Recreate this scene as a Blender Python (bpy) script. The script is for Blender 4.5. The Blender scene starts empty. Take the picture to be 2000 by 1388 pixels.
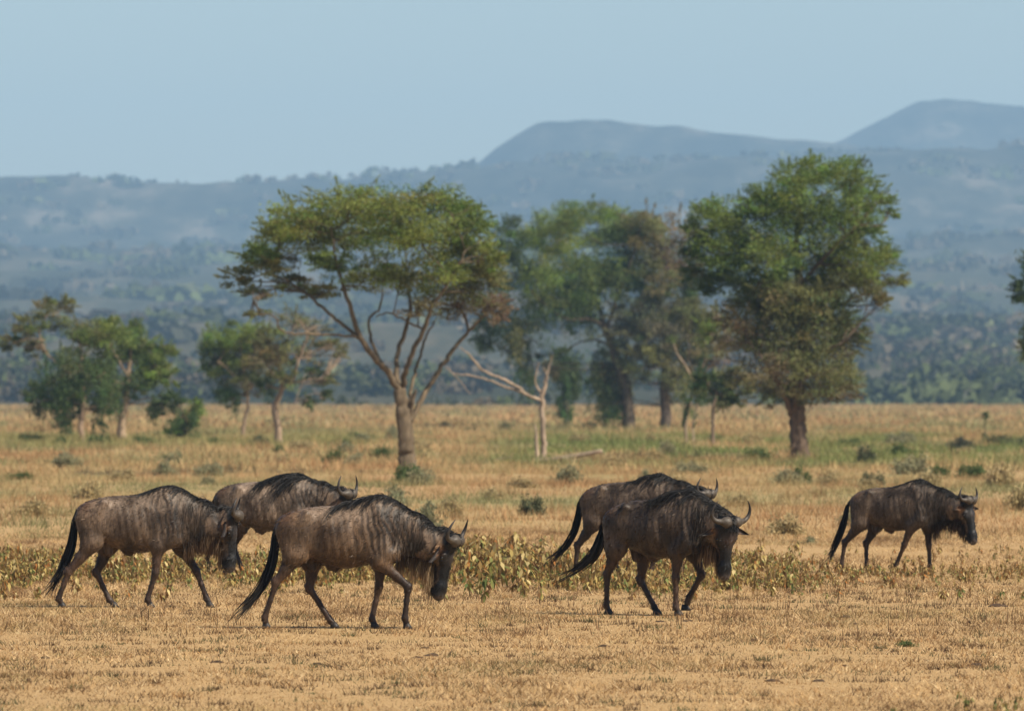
import bpy, math, random
import numpy as np
from mathutils import Vector

# ------------------------------------------------------------------ camera, sky, sun, exposure
scene = bpy.context.scene
C = scene.collection
random.seed(7)
rng = np.random.default_rng(11)

EYE = 2.44            # camera height, roof hatch of a vehicle
K = 6e-5              # metres per photograph pixel and metre of distance (300 mm lens)
HOR = 760             # eye level row in the photograph

cam_data = bpy.data.cameras.new('camera')
cam_data.sensor_width = 36.0
cam_data.lens = 300.0
cam_data.clip_start = 1.0
cam_data.clip_end = 60000.0
cam_data.dof.use_dof = True
cam_data.dof.focus_distance = 91.0
cam_data.dof.aperture_fstop = 5.6
cam = bpy.data.objects.new('camera', cam_data)
C.objects.link(cam)
cam.location = (0, 0, EYE)
cam.rotation_euler = (math.radians(90) + (HOR - 694) * K, 0, 0)
scene.camera = cam

SUN_EL = math.radians(46)
SUN_AZ = math.radians(36)      # from the right, this far towards the camera
S = Vector((math.cos(SUN_EL) * math.cos(SUN_AZ), -math.cos(SUN_EL) * math.sin(SUN_AZ), math.sin(SUN_EL)))

world = bpy.data.worlds.new('World')
scene.world = world
world.use_nodes = True
wn = world.node_tree
wn.nodes.clear()
w_out = wn.nodes.new('ShaderNodeOutputWorld')
w_bg = wn.nodes.new('ShaderNodeBackground')
w_sky = wn.nodes.new('ShaderNodeTexSky')
w_sky.sky_type = 'NISHITA'
w_sky.sun_disc = False
w_sky.sun_elevation = SUN_EL
w_sky.sun_rotation = math.atan2(S.x, S.y)
w_sky.altitude = 1000
w_sky.air_density = 1.0
w_sky.dust_density = 1.6
w_sky.ozone_density = 1.5
w_bg.inputs['Strength'].default_value = 0.078
wn.links.new(w_sky.outputs[0], w_bg.inputs['Color'])
wn.links.new(w_bg.outputs[0], w_out.inputs['Surface'])

sun_data = bpy.data.lights.new('sun', 'SUN')
sun_data.energy = 5.0
sun_data.angle = math.radians(0.53)
sun_data.color = (1.0, 0.90, 0.74)
sun = bpy.data.objects.new('sun', sun_data)
C.objects.link(sun)
sun.rotation_euler = S.to_track_quat('Z', 'Y').to_euler()
sun.location = (200, -100, 300)

scene.view_settings.view_transform = 'Standard'
scene.view_settings.look = 'None'
scene.view_settings.exposure = 0.6
scene.view_settings.gamma = 1.0
scene.view_settings.use_curve_mapping = False
scene.render.engine = 'CYCLES'
scene.cycles.use_denoising = True
scene.cycles.max_bounces = 6
scene.cycles.diffuse_bounces = 3
scene.cycles.transmission_bounces = 3
scene.cycles.volume_bounces = 0


# ------------------------------------------------------------------ helpers
def dist(py):
    """distance of a flat-ground point that the photograph shows at row py"""
    return EYE / (K * (py - HOR))


def mesh_np(name, V, F, mat, parent=None, col=None, smooth=False):
    """one mesh object from arrays; F is (n,3), (n,4) or a list of such arrays"""
    if not isinstance(F, list):
        F = [F]
    F = [np.asarray(f, np.int32) for f in F if len(f)]
    me = bpy.data.meshes.new(name)
    V = np.asarray(V, np.float32)
    me.vertices.add(len(V))
    me.vertices.foreach_set('co', V.ravel())
    idx = np.concatenate([f.ravel() for f in F])
    tot = np.concatenate([np.full(len(f), f.shape[1], np.int32) for f in F])
    start = np.concatenate([[0], np.cumsum(tot)[:-1]]).astype(np.int32)
    me.loops.add(len(idx))
    me.loops.foreach_set('vertex_index', idx)
    me.polygons.add(len(tot))
    me.polygons.foreach_set('loop_start', start)
    me.polygons.foreach_set('loop_total', tot)
    if smooth:
        me.polygons.foreach_set('use_smooth', np.ones(len(tot), bool))
    if col is not None:
        a = me.color_attributes.new('Col', 'FLOAT_COLOR', 'POINT')
        c4 = np.ones((len(V), 4), np.float32)
        c4[:, :3] = col
        a.data.foreach_set('color', c4.ravel())
    me.update(calc_edges=True)
    me.materials.append(mat)
    o = bpy.data.objects.new(name, me)
    C.objects.link(o)
    if parent is not None:
        o.parent = parent
    return o


def tag(o, label=None, cat=None, group=None, kind=None):
    if label: o['label'] = label
    if cat: o['category'] = cat
    if group: o['group'] = group
    if kind: o['kind'] = kind
    return o


def thing(name, loc, label, cat, group=None, rz=0.0):
    o = bpy.data.objects.new(name, None)
    C.objects.link(o)
    o.location = loc
    o.rotation_euler = (0, 0, rz)
    o.empty_display_size = 0.2
    return tag(o, label, cat, group)


class Acc:
    """collects vertices, faces and colours for one mesh"""
    def __init__(s):
        s.v, s.f3, s.f4, s.c, s.n = [], [], [], [], 0

    def add(s, V, F, col):
        V = np.asarray(V, np.float32).reshape(-1, 3)
        F = np.asarray(F, np.int32)
        s.v.append(V)
        (s.f3 if F.shape[1] == 3 else s.f4).append(F + s.n)
        c = np.empty((len(V), 3), np.float32); c[:] = col
        s.c.append(c)
        s.n += len(V)

    def build(s, name, mat, parent=None, smooth=False, offset=None):
        V = np.concatenate(s.v)
        if offset is not None:
            V = V - np.asarray(offset, np.float32)
        F = []
        if s.f3: F.append(np.concatenate(s.f3))
        if s.f4: F.append(np.concatenate(s.f4))
        return mesh_np(name, V, F, mat, parent, np.concatenate(s.c), smooth)


def hash3(i, j, k, seed):
    h = (i * 374761393 + j * 668265263 + k * 2147483647 + seed * 144269) & 0xFFFFFFFF
    h = ((h ^ (h >> 13)) * 1274126177) & 0xFFFFFFFF
    return ((h ^ (h >> 16)) & 0xFFFF) / 65535.0


def vnoise(P, scale, seed=0):
    """value noise in [0,1] at points P (n,3)"""
    p = np.asarray(P, np.float64) * scale
    i = np.floor(p).astype(np.int64)
    f = p - i
    f = f * f * (3 - 2 * f)
    r = 0
    for a in (0, 1):
        for b in (0, 1):
            for c in (0, 1):
                w = (f[:, 0] if a else 1 - f[:, 0]) * (f[:, 1] if b else 1 - f[:, 1]) * (f[:, 2] if c else 1 - f[:, 2])
                r = r + w * hash3(i[:, 0] + a, i[:, 1] + b, i[:, 2] + c, seed)
    return r


def fbm(P, scale, seed=0, octv=3):
    r, a, t = 0, 1.0, 0
    for o in range(octv):
        r = r + a * vnoise(P, scale * 2 ** o, seed + o * 17)
        t += a
        a *= 0.5
    return r / t


def sstep(a, b, x):
    t = np.clip((x - a) / (b - a), 0, 1)
    return t * t * (3 - 2 * t)


def lerp(a, b, t):
    t = np.asarray(t)[..., None]
    return np.asarray(a) * (1 - t) + np.asarray(b) * t


def smooth_path(pts, n):
    """Catmull-Rom through pts (any columns), n samples"""
    P = np.asarray(pts, float)
    if len(P) == 2:
        t = np.linspace(0, 1, n)[:, None]
        return P[0] * (1 - t) + P[1] * t
    Q = np.vstack([2 * P[0] - P[1], P, 2 * P[-1] - P[-2]])
    s = np.linspace(0, len(P) - 1 - 1e-6, n)
    i = s.astype(int)
    t = (s - i)[:, None]
    p0, p1, p2, p3 = Q[i], Q[i + 1], Q[i + 2], Q[i + 3]
    return 0.5 * (2 * p1 + (p2 - p0) * t + (2 * p0 - 5 * p1 + 4 * p2 - p3) * t ** 2 + (3 * p1 - p0 - 3 * p2 + p3) * t ** 3)


def tube(path, rad, sides=7, cap=True, rough=0.0):
    """swept tube along path (n,3) with radii (n,)"""
    path = np.asarray(path, float)
    rad = np.asarray(rad, float)
    n = len(path)
    T = np.gradient(path, axis=0)
    T /= np.linalg.norm(T, axis=1)[:, None] + 1e-9
    ref = np.array([0.13, 1.0, 0.21])
    if abs(np.mean(T @ (ref / np.linalg.norm(ref)))) > 0.8:
        ref = np.array([1.0, 0.1, 0.2])
    U = np.cross(T, ref); U /= np.linalg.norm(U, axis=1)[:, None] + 1e-9
    W = np.cross(T, U)
    a = np.arange(sides) * 2 * math.pi / sides
    r = rad[:, None]
    if rough:
        r = r * (1 + rough * rng.uniform(-1, 1, (n, sides)) * 0.18 + rough * rng.uniform(-1, 1, (1, sides)) * 0.6)
    V = path[:, None, :] + (r * np.cos(a))[..., None] * U[:, None, :] + (r * np.sin(a))[..., None] * W[:, None, :]
    V = V.reshape(-1, 3)
    i = np.arange(n - 1)[:, None] * sides
    j = np.arange(sides)[None, :]
    j2 = (j + 1) % sides
    F = np.stack([i + j, i + j2, i + sides + j2, i + sides + j], -1).reshape(-1, 4)
    if cap:
        m = len(V)
        V = np.vstack([V, path[0], path[-1]])
        j = np.arange(sides); j2 = (j + 1) % sides
        f0 = np.stack([np.full(sides, m), j2, j, j], -1)[:, :3]
        b = (n - 1) * sides
        f1 = np.stack([np.full(sides, m + 1), b + j, b + j2], -1)
        return V, F, np.vstack([f0, f1])
    return V, F, np.zeros((0, 3), int)


def add_tube(acc, path, rad, col, sides=7, rough=0.0):
    V, F, F3 = tube(path, rad, sides, True, rough)
    base = acc.n
    acc.add(V, F, col)
    acc.f3.append((F3 + base).astype(np.int32))


# ------------------------------------------------------------------ materials
def mat_new(name):
    m = bpy.data.materials.new(name)
    m.use_nodes = True
    nt = m.node_tree
    b = nt.nodes['Principled BSDF']
    return m, nt, b


def vcol_material(name, rough=0.8, spec=0.2, noise=0.0, nscale=30.0, trans=0.0, stretch=(1, 1, 1), bump=0.0, sheen=0.0):
    """material driven by the mesh's own colour attribute, with procedural grain on top"""
    m, nt, b = mat_new(name)
    at = nt.nodes.new('ShaderNodeVertexColor'); at.layer_name = 'Col'
    col = at.outputs['Color']
    tc = nt.nodes.new('ShaderNodeTexCoord')
    if noise or bump:
        mp = nt.nodes.new('ShaderNodeMapping'); mp.inputs['Scale'].default_value = stretch
        nz = nt.nodes.new('ShaderNodeTexNoise'); nz.inputs['Scale'].default_value = nscale
        nz.inputs['Detail'].default_value = 5; nz.inputs['Roughness'].default_value = 0.65
        nt.links.new(tc.outputs['Object'], mp.inputs[0]); nt.links.new(mp.outputs[0], nz.inputs['Vector'])
    if noise:
        mr = nt.nodes.new('ShaderNodeMapRange')
        mr.inputs['From Min'].default_value = 0.3; mr.inputs['From Max'].default_value = 0.7
        mr.inputs['To Min'].default_value = 1 - noise; mr.inputs['To Max'].default_value = 1 + noise
        nt.links.new(nz.outputs['Fac'], mr.inputs['Value'])
        mx = nt.nodes.new('ShaderNodeVectorMath'); mx.operation = 'SCALE'
        nt.links.new(col, mx.inputs[0]); nt.links.new(mr.outputs[0], mx.inputs['Scale'])
        col = mx.outputs[0]
    nt.links.new(col, b.inputs['Base Color'])
    b.inputs['Roughness'].default_value = rough
    b.inputs['Specular IOR Level'].default_value = spec
    if sheen:
        b.inputs['Sheen Weight'].default_value = sheen
        b.inputs['Sheen Roughness'].default_value = 0.4
    if bump:
        bp = nt.nodes.new('ShaderNodeBump'); bp.inputs['Strength'].default_value = 1.0
        bp.inputs['Distance'].default_value = bump
        nt.links.new(nz.outputs['Fac'], bp.inputs['Height']); nt.links.new(bp.outputs[0], b.inputs['Normal'])
    if trans:
        out = nt.nodes['Material Output']
        tr = nt.nodes.new('ShaderNodeBsdfTranslucent'); nt.links.new(col, tr.inputs['Color'])
        ms = nt.nodes.new('ShaderNodeMixShader'); ms.inputs[0].default_value = trans
        nt.links.new(b.outputs[0], ms.inputs[1]); nt.links.new(tr.outputs[0], ms.inputs[2])
        nt.links.new(ms.outputs[0], out.inputs['Surface'])
    return m


M_leaf = vcol_material('acacia_leaves', 0.6, 0.2, trans=0.42)
M_bark = vcol_material('bark', 0.9, 0.1, 0.45, 7.0, stretch=(1, 1, 0.18), bump=0.03)
M_grass = vcol_material('dry_grass', 0.8, 0.1, trans=0.25)
M_plant = vcol_material('wilted_leaves', 0.7, 0.15, trans=0.25)
M_hide = vcol_material('wildebeest_hide', 0.5, 0.27, 0.5, 24.0, stretch=(1.6, 1.6, 0.45), bump=0.006, sheen=0.0)
M_hair = vcol_material('long_hair', 0.6, 0.25)
M_coat = vcol_material('short_coat', 0.55, 0.22)
M_beard = vcol_material('beard_hair', 0.6, 0.2, trans=0.5)
M_horn = vcol_material('horn', 0.5, 0.35, 0.3, 28.0, stretch=(1, 1, 2), bump=0.004)
M_eye = vcol_material('eye', 0.12, 0.6)
M_dung = vcol_material('dung', 0.9, 0.1, 0.3, 40.0, bump=0.01)
M_bush = vcol_material('far_bush', 0.9, 0.05)


def terrain_material():
    """dry plain near, bush-mottled slopes far: colours of the ground itself"""
    m, nt, b = mat_new('savanna_ground')
    N = nt.nodes.new; L = nt.links.new
    tc = N('ShaderNodeTexCoord')

    def noise(scale, detail=6, rough=0.6, sc=(1, 1, 1)):
        mp = N('ShaderNodeMapping'); mp.inputs['Scale'].default_value = sc
        nz = N('ShaderNodeTexNoise'); nz.inputs['Scale'].default_value = scale
        nz.inputs['Detail'].default_value = detail; nz.inputs['Roughness'].default_value = rough
        L(tc.outputs['Object'], mp.inputs[0]); L(mp.outputs[0], nz.inputs['Vector'])
        return nz.outputs['Fac']

    def ramp(fac, stops):
        r = N('ShaderNodeValToRGB')
        e = r.color_ramp.elements
        e[0].position, e[0].color = stops[0][0], (*stops[0][1], 1)
        e[1].position, e[1].color = stops[1][0], (*stops[1][1], 1)
        for p, c in stops[2:]:
            x = e.new(p); x.color = (*c, 1)
        L(fac, r.inputs[0])
        return r.outputs[0]

    def mix(fac, a, c):
        x = N('ShaderNodeMix'); x.data_type = 'RGBA'
        L(fac, x.inputs[0]); L(a, x.inputs[6]); L(c, x.inputs[7])
        return x.outputs[2]

    near = ramp(noise(9.0, 8, 0.75), [(0.3, (0.16, 0.095, 0.045)), (0.47, (0.36, 0.235, 0.11)), (0.7, (0.50, 0.34, 0.17))])
    patch = ramp(noise(0.12, 5, 0.6, (1, .35, 1)), [(0.38, (0.38, 0.24, 0.12)), (0.5, (0.35, 0.25, 0.12)), (0.64, (0.22, 0.205, 0.09))])
    plain_far = patch
    sep = N('ShaderNodeSeparateXYZ'); L(tc.outputs['Object'], sep.inputs[0])

    def rng_(a, c):
        mr = N('ShaderNodeMapRange'); mr.inputs['From Min'].default_value = a; mr.inputs['From Max'].default_value = c
        L(sep.outputs['Y'], mr.inputs['Value'])
        return mr.outputs[0]
    g1 = mix(rng_(140, 185), near, plain_far)
    bush = ramp(noise(0.012, 10, 0.72, (1, 0.10, 1)), [(0.38, (0.026, 0.03, 0.016)), (0.50, (0.05, 0.05, 0.03)), (0.64, (0.13, 0.105, 0.066))])
    hill = ramp(noise(0.009, 14, 0.80, (1, 0.22, 1.5)), [(0.42, (0.010, 0.013, 0.009)), (0.53, (0.045, 0.045, 0.03)), (0.63, (0.155, 0.13, 0.098))])
    g2 = mix(rng_(1200, 1500), g1, bush)
    g3 = mix(rng_(5000, 7000), g2, hill)
    L(g3, b.inputs['Base Color'])
    b.inputs['Roughness'].default_value = 0.95
    b.inputs['Specular IOR Level'].default_value = 0.05
    bp = N('ShaderNodeBump'); bp.inputs['Distance'].default_value = 0.03; bp.inputs['Strength'].default_value = 0.6
    L(noise(14.0, 6, 0.7), bp.inputs['Height']); L(bp.outputs[0], b.inputs['Normal'])
    return m


M_ground = terrain_material()


# ------------------------------------------------------------------ terrain
# profile of the land: a flat plain to about 1.1 km, a shallow bushy basin, then rising hills
def plain_edge(u):
    return np.interp(u, [-2000, 0, 900, 1500, 2000, 4000], [900, 930, 1000, 1250, 1300, 1300])


def interp_rows(u, pts):
    p = np.asarray(pts, float)
    return np.interp(u, p[:, 0], p[:, 1])


RIDGE1 = [(-3000, 330), (-600, 320), (0, 352), (60, 352), (150, 350), (250, 366), (400, 371), (520, 364), (640, 357), (760, 345), (900, 331), (1050, 318),
          (1250, 314), (1450, 312), (1650, 303), (1850, 294), (2000, 287), (2600, 280), (5000, 320)]
RIDGE2 = [(-3000, 520), (700, 420), (860, 345), (930, 322), (1000, 268), (1050, 244), (1100, 235), (1140, 232), (1190, 237), (1260, 246), (1340, 252), (1420, 264),
          (1500, 272), (1600, 278), (1680, 290), (1900, 300), (5000, 420)]
RIDGE3 = [(-3000, 520), (1300, 420), (1560, 310), (1640, 275), (1700, 245), (1760, 215), (1800, 197), (1850, 194), (1900, 198), (1960, 204), (2050, 210),
          (2300, 235), (2800, 260), (5000, 400)]


def row_z(py, d):
    return EYE + (HOR - py) * K * d


def ground_z(x, y):
    """small undulation of the plain, none under the animals"""
    x = np.atleast_1d(np.asarray(x, float)); y = np.atleast_1d(np.asarray(y, float))
    P = np.stack([x, y, np.zeros_like(x)], 1)
    a = sstep(112, 160, y) * 0.12
    return a * (fbm(P, 1 / 14.0, 5, 2) - 0.5) * 2 * sstep(60, 130, y)


def gz(x, y):
    return float(ground_z(x, y)[0])


def build_terrain():
    ds = np.concatenate([np.linspace(-40, 40, 9), np.linspace(44, 60, 5), np.geomspace(62, 1350, 130), np.geomspace(1375, 9000, 110), np.linspace(9060, 13000, 70)])
    us = np.concatenate([np.linspace(-3000, -120, 40), np.linspace(-100, 2100, 200), np.linspace(2120, 5000, 40)])
    U, Dm = np.meshgrid(us, ds)
    Dx = np.maximum(Dm, 60)
    X = (U - 1000) * K * Dx
    P = np.stack([X.ravel(), Dm.ravel(), np.zeros(X.size)], 1)
    Z = ground_z(X.ravel(), Dm.ravel()).reshape(X.shape)
    E = plain_edge(U)
    # screen-row profile of the basin beyond the edge, read as heights at real distances
    z_edge = 0.0
    basin = np.interp(Dm.ravel(), [0, 1, 1500, 2200, 3200, 4500, 6000, 7200], [0, 0, -5, 4, 20, 46, 88, 122]).reshape(X.shape)
    t = sstep(0, 350, Dm - E)
    Z = Z * (1 - t) + basin * t
    n1 = (fbm(P, 1 / 420.0, 31, 4) - 0.5).reshape(X.shape)
    Z = Z + n1 * np.clip((Dm - E - 100) / 3000, 0, 1) * 55
    # three ridges
    for dist_r, pts, width, rough, sd in ((9000, RIDGE1, 2100, 10, 3), (10600, RIDGE2, 1100, 9, 9), (12300, RIDGE3, 1200, 9, 15)):
        top = row_z(interp_rows(U, pts), dist_r)
        f = np.exp(-((Dm - dist_r) / (0.62 * width)) ** 2)
        nz = (fbm(P * [1, .55, 1], 1 / 260.0, sd, 5) - 0.5).reshape(X.shape)
        crest = (fbm(P, 1 / 40.0, sd + 1, 2) - 0.5).reshape(X.shape)
        gully = nz * 120 * np.clip(np.abs(Dm - dist_r) / 900, 0.0, 1)
        h = top * f + gully * f + crest * rough * f
        Z = np.where(Dm > 6000, np.maximum(Z, h), Z)
    V = np.stack([X, Dm, Z], -1).reshape(-1, 3)
    n, m = X.shape
    i = np.arange(n - 1)[:, None] * m
    j = np.arange(m - 1)[None, :]
    F = np.stack([i + j, i + j + 1, i + m + j + 1, i + m + j], -1).reshape(-1, 4)
    cut = int(np.searchsorted(ds, 6600))
    F1 = F.reshape(n - 1, m - 1, 4)[:cut].reshape(-1, 4)
    F2 = F.reshape(n - 1, m - 1, 4)[cut:].reshape(-1, 4) - cut * m
    o = mesh_np('ground', V[:(cut + 1) * m], F1, M_ground, smooth=True)
    tag(o, 'dry tawny savanna plain running out to bush country', 'ground', kind='structure')
    o = mesh_np('hills', V[cut * m:], F2, M_ground, smooth=True)
    tag(o, 'long blue hazy ridges with two flat-topped hills', 'hills', kind='structure')
    return ds, us, Z


T_ds, T_us, T_Z = build_terrain()


def terrain_z(x, y):
    """height of the built terrain sheet at world points"""
    y = np.asarray(y, float); x = np.asarray(x, float)
    u = x / (K * np.maximum(y, 60)) + 1000
    a = np.clip(np.searchsorted(T_ds, y) - 1, 0, len(T_ds) - 2)
    b = np.clip(np.searchsorted(T_us, u) - 1, 0, len(T_us) - 2)
    ta = np.clip((y - T_ds[a]) / (T_ds[a + 1] - T_ds[a]), 0, 1)
    tb = np.clip((u - T_us[b]) / (T_us[b + 1] - T_us[b]), 0, 1)
    return (T_Z[a, b] * (1 - ta) * (1 - tb) + T_Z[a + 1, b] * ta * (1 - tb) + T_Z[a, b + 1] * (1 - ta) * tb + T_Z[a + 1, b + 1] * ta * tb)


# ------------------------------------------------------------------ haze
def build_haze():
    m = bpy.data.materials.new('pale_air')
    m.use_nodes = True
    nt = m.node_tree
    nt.nodes.clear()
    out = nt.nodes.new('ShaderNodeOutputMaterial')
    pv = nt.nodes.new('ShaderNodeVolumePrincipled')
    pv.inputs['Color'].default_value = (0.45, 0.72, 1.0, 1)
    pv.inputs['Density'].default_value = 1.02e-4
    pv.inputs['Anisotropy'].default_value = 0.0
    nt.links.new(pv.outputs[0], out.inputs['Volume'])
    x0, x1, y0, y1, z0, z1 = -4200, 4200, -60, 13050, float(T_Z.min()) - 1.5, float(T_Z.max()) + 25
    V = [(x, y, z) for x in (x0, x1) for y in (y0, y1) for z in (z0, z1)]
    F = [(0, 1, 3, 2), (4, 6, 7, 5), (0, 4, 5, 1), (2, 3, 7, 6), (0, 2, 6, 4), (1, 5, 7, 3)]
    o = mesh_np('haze', V, np.array(F), m)
    tag(o, 'pale blue haze filling the air over the plain', 'haze', kind='stuff')


build_haze()


# ------------------------------------------------------------------ wildebeest
VOX = 0.014


class Field:
    def __init__(s, lo, hi):
        s.lo = np.array(lo, float)
        s.n = np.ceil((np.array(hi) - s.lo) / VOX).astype(int) + 1
        s.ax = [s.lo[i] + VOX * np.arange(s.n[i]) for i in range(3)]
        s.D = np.full(s.n, 0.25, np.float32)

    def block(s, lo, hi):
        sl = []
        for i in range(3):
            a = int(np.clip(np.floor((lo[i] - s.lo[i]) / VOX), 0, s.n[i]))
            b = int(np.clip(np.ceil((hi[i] - s.lo[i]) / VOX) + 1, 0, s.n[i]))
            sl.append(slice(a, b))
        return tuple(sl)

    def grid(s, sl):
        return (s.ax[0][sl[0]][:, None, None].astype(np.float32), s.ax[1][sl[1]][None, :, None].astype(np.float32), s.ax[2][sl[2]][None, None, :].astype(np.float32))

    def blend(s, sl, d, k):
        A = s.D[sl]
        h = np.clip(0.5 + 0.5 * (A - d) / k, 0, 1)
        s.D[sl] = A * (1 - h) + d * h - k * h * (1 - h)

    def cone(s, a, b, ra, rb, k=0.04, lat=None, sy=1.0, sub=False):
        a = np.array(a, float); b = np.array(b, float)
        r = max(ra, rb) * max(1, sy) + 0.09 + k
        sl = s.block(np.minimum(a, b) - r, np.maximum(a, b) + r)
        X, Y, Z = s.grid(sl)
        ab = b - a
        L2 = float(ab @ ab) + 1e-9
        t = np.clip(((X - a[0]) * ab[0] + (Y - a[1]) * ab[1] + (Z - a[2]) * ab[2]) / L2, 0, 1)
        dx = X - (a[0] + t * ab[0]); dy = Y - (a[1] + t * ab[1]); dz = Z - (a[2] + t * ab[2])
        if sy != 1.0:
            l = np.array([0, 1.0, 0]) if lat is None else lat
            q = (dx * l[0] + dy * l[1] + dz * l[2]) * (1 / sy - 1)
            dx = dx + q * l[0]; dy = dy + q * l[1]; dz = dz + q * l[2]
        d = np.sqrt(dx * dx + dy * dy + dz * dz) - (ra + t * (rb - ra))
        if sub:
            A = s.D[sl]
            d = -d
            h = np.clip(0.5 - 0.5 * (A - d) / k, 0, 1)
            s.D[sl] = A * (1 - h) + d * h + k * h * (1 - h)
        else:
            s.blend(sl, d * (0.5 + 0.5 * min(1, sy)), k)

    def loft(s, st, k=0.05):
        """body of elliptical sections: rows of x, z_top, z_bottom, half width, squareness"""
        st = np.asarray(st, float)
        xs = np.linspace(st[0, 0], st[-1, 0], 200)
        n = len(st)
        m = np.zeros((n, 3))
        for i in range(n):       # finite-difference tangents for a smooth outline
            i0, i1 = max(i - 1, 0), min(i + 1, n - 1)
            m[i] = (st[i1, 1:4] - st[i0, 1:4]) / (st[i1, 0] - st[i0, 0])
        seg = np.clip(np.searchsorted(st[:, 0], xs) - 1, 0, n - 2)
        h = (st[seg + 1, 0] - st[seg, 0])
        t = ((xs - st[seg, 0]) / h)[:, None]
        h = h[:, None]
        V = (2 * t ** 3 - 3 * t ** 2 + 1) * st[seg, 1:4] + (t ** 3 - 2 * t ** 2 + t) * h * m[seg] + (-2 * t ** 3 + 3 * t ** 2) * st[seg + 1, 1:4] + (t ** 3 - t ** 2) * h * m[seg + 1]
        sl = s.block((st[0, 0] - 0.1, -0.5, V[:, 1].min() - 0.15), (st[-1, 0] + 0.1, 0.5, V[:, 0].max() + 0.15))
        X, Y, Z = s.grid(sl)
        xv = X[:, 0, 0]
        zt = np.interp(xv, xs, V[:, 0]); zb = np.interp(xv, xs, V[:, 1]); w = np.interp(xv, xs, V[:, 2])
        zc = ((zt + zb) / 2)[:, None, None]; hh = np.maximum((zt - zb) / 2, 0.02)[:, None, None]; w = np.maximum(w, 0.02)[:, None, None]
        # widest below the middle: the barrel hangs
        lift = (Z - zc) / hh
        ww = w * (1 - 0.22 * np.clip(lift, 0, 1) ** 1.5)
        py = np.abs(Y) / ww; pz = np.abs(Z - zc) / hh
        p = 2.25
        k0 = (py ** p + pz ** p) ** (1 / p) + 1e-6
        k1 = np.sqrt((py / ww) ** 2 + (pz / hh) ** 2) + 1e-6
        d = k0 * (k0 - 1) / k1
        over = np.maximum(np.maximum(st[0, 0] - X, X - st[-1, 0]), 0)
        d = np.where(over > 0, np.maximum(d, 0) + over, d).astype(np.float32)
        s.blend(sl, np.minimum(d, 0.25), k)

    def sample(s, P):
        q = (np.asarray(P) - s.lo) / VOX
        q = np.clip(q, 0.01, np.array(s.n) - 1.02)
        i = q.astype(int)
        f = q - i
        r = 0
        for a in (0, 1):
            for b in (0, 1):
                for c in (0, 1):
                    w = (f[:, 0] if a else 1 - f[:, 0]) * (f[:, 1] if b else 1 - f[:, 1]) * (f[:, 2] if c else 1 - f[:, 2])
                    r = r + w * s.D[i[:, 0] + a, i[:, 1] + b, i[:, 2] + c]
        return r

    def grad(s, P):
        e = 0.012
        g = np.stack([s.sample(P + np.eye(3)[i] * e) - s.sample(P - np.eye(3)[i] * e) for i in range(3)], 1)
        return g / (np.linalg.norm(g, axis=1)[:, None] + 1e-9)

    def surface(s):
        D = s.D
        Sg = D < 0
        c = [(a, b, e) for a in (0, 1) for b in (0, 1) for e in (0, 1)]
        n = D.shape
        cnt = np.zeros((n[0] - 1, n[1] - 1, n[2] - 1), np.int8)
        for a, b, e in c:
            cnt += Sg[a:n[0] - 1 + a, b:n[1] - 1 + b, e:n[2] - 1 + e]
        mask = (cnt > 0) & (cnt < 8)
        idx = np.argwhere(mask)
        vals = np.stack([D[idx[:, 0] + a, idx[:, 1] + b, idx[:, 2] + e] for a, b, e in c], 1)
        ca = np.array(c, float)
        acc = np.zeros((len(idx), 3)); num = np.zeros(len(idx))
        for i in range(8):
            for j in range(i + 1, 8):
                if np.abs(ca[i] - ca[j]).sum() == 1:
                    cr = (vals[:, i] < 0) != (vals[:, j] < 0)
                    t = np.where(cr, vals[:, i] / (vals[:, i] - vals[:, j] + 1e-12), 0)
                    pos = ca[i] + t[:, None] * (ca[j] - ca[i])
                    acc += pos * cr[:, None]; num += cr
        V = s.lo + VOX * (idx + acc / num[:, None])
        mp = np.full(mask.shape, -1, np.int32)
        mp[mask] = np.arange(len(idx))
        Q = []
        for ax in range(3):
            b, e = (ax + 1) % 3, (ax + 2) % 3
            lo = [slice(None)] * 3; hi = [slice(None)] * 3
            lo[ax] = slice(0, -1); hi[ax] = slice(1, None)
            A, B = Sg[tuple(lo)], Sg[tuple(hi)]
            ed = np.argwhere(A != B)
            ok = (ed[:, b] > 0) & (ed[:, e] > 0) & (ed[:, b] < n[b] - 1) & (ed[:, e] < n[e] - 1)
            ed = ed[ok]
            ins = A[ed[:, 0], ed[:, 1], ed[:, 2]]
            q = []
            for ob, oe in ((-1, -1), (0, -1), (0, 0), (-1, 0)):
                x = ed.copy(); x[:, b] += ob; x[:, e] += oe
                q.append(mp[x[:, 0], x[:, 1], x[:, 2]])
            q = np.stack(q, 1)
            q[~ins] = q[~ins][:, ::-1]
            Q.append(q)
        return V, np.concatenate(Q)


# sections of the trunk, shared by all the animals (x forward, metres)
TORSO = [(-0.620, 1.095, 1.00, 0.045), (-0.59, 1.135, 0.93, 0.10), (-0.52, 1.175, 0.84, 0.165), (-0.42, 1.21, 0.76, 0.20), (-0.30, 1.235, 0.715, 0.215),
         (-0.17, 1.245, 0.665, 0.24), (-0.04, 1.253, 0.625, 0.262), (0.10, 1.27, 0.615, 0.265), (0.22, 1.308, 0.632, 0.250), (0.32, 1.345, 0.655, 0.232),
         (0.42, 1.362, 0.668, 0.218), (0.52, 1.338, 0.672, 0.200), (0.62, 1.285, 0.695, 0.175), (0.70, 1.225, 0.76, 0.14), (0.77, 1.16, 0.84, 0.09)]


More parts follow.
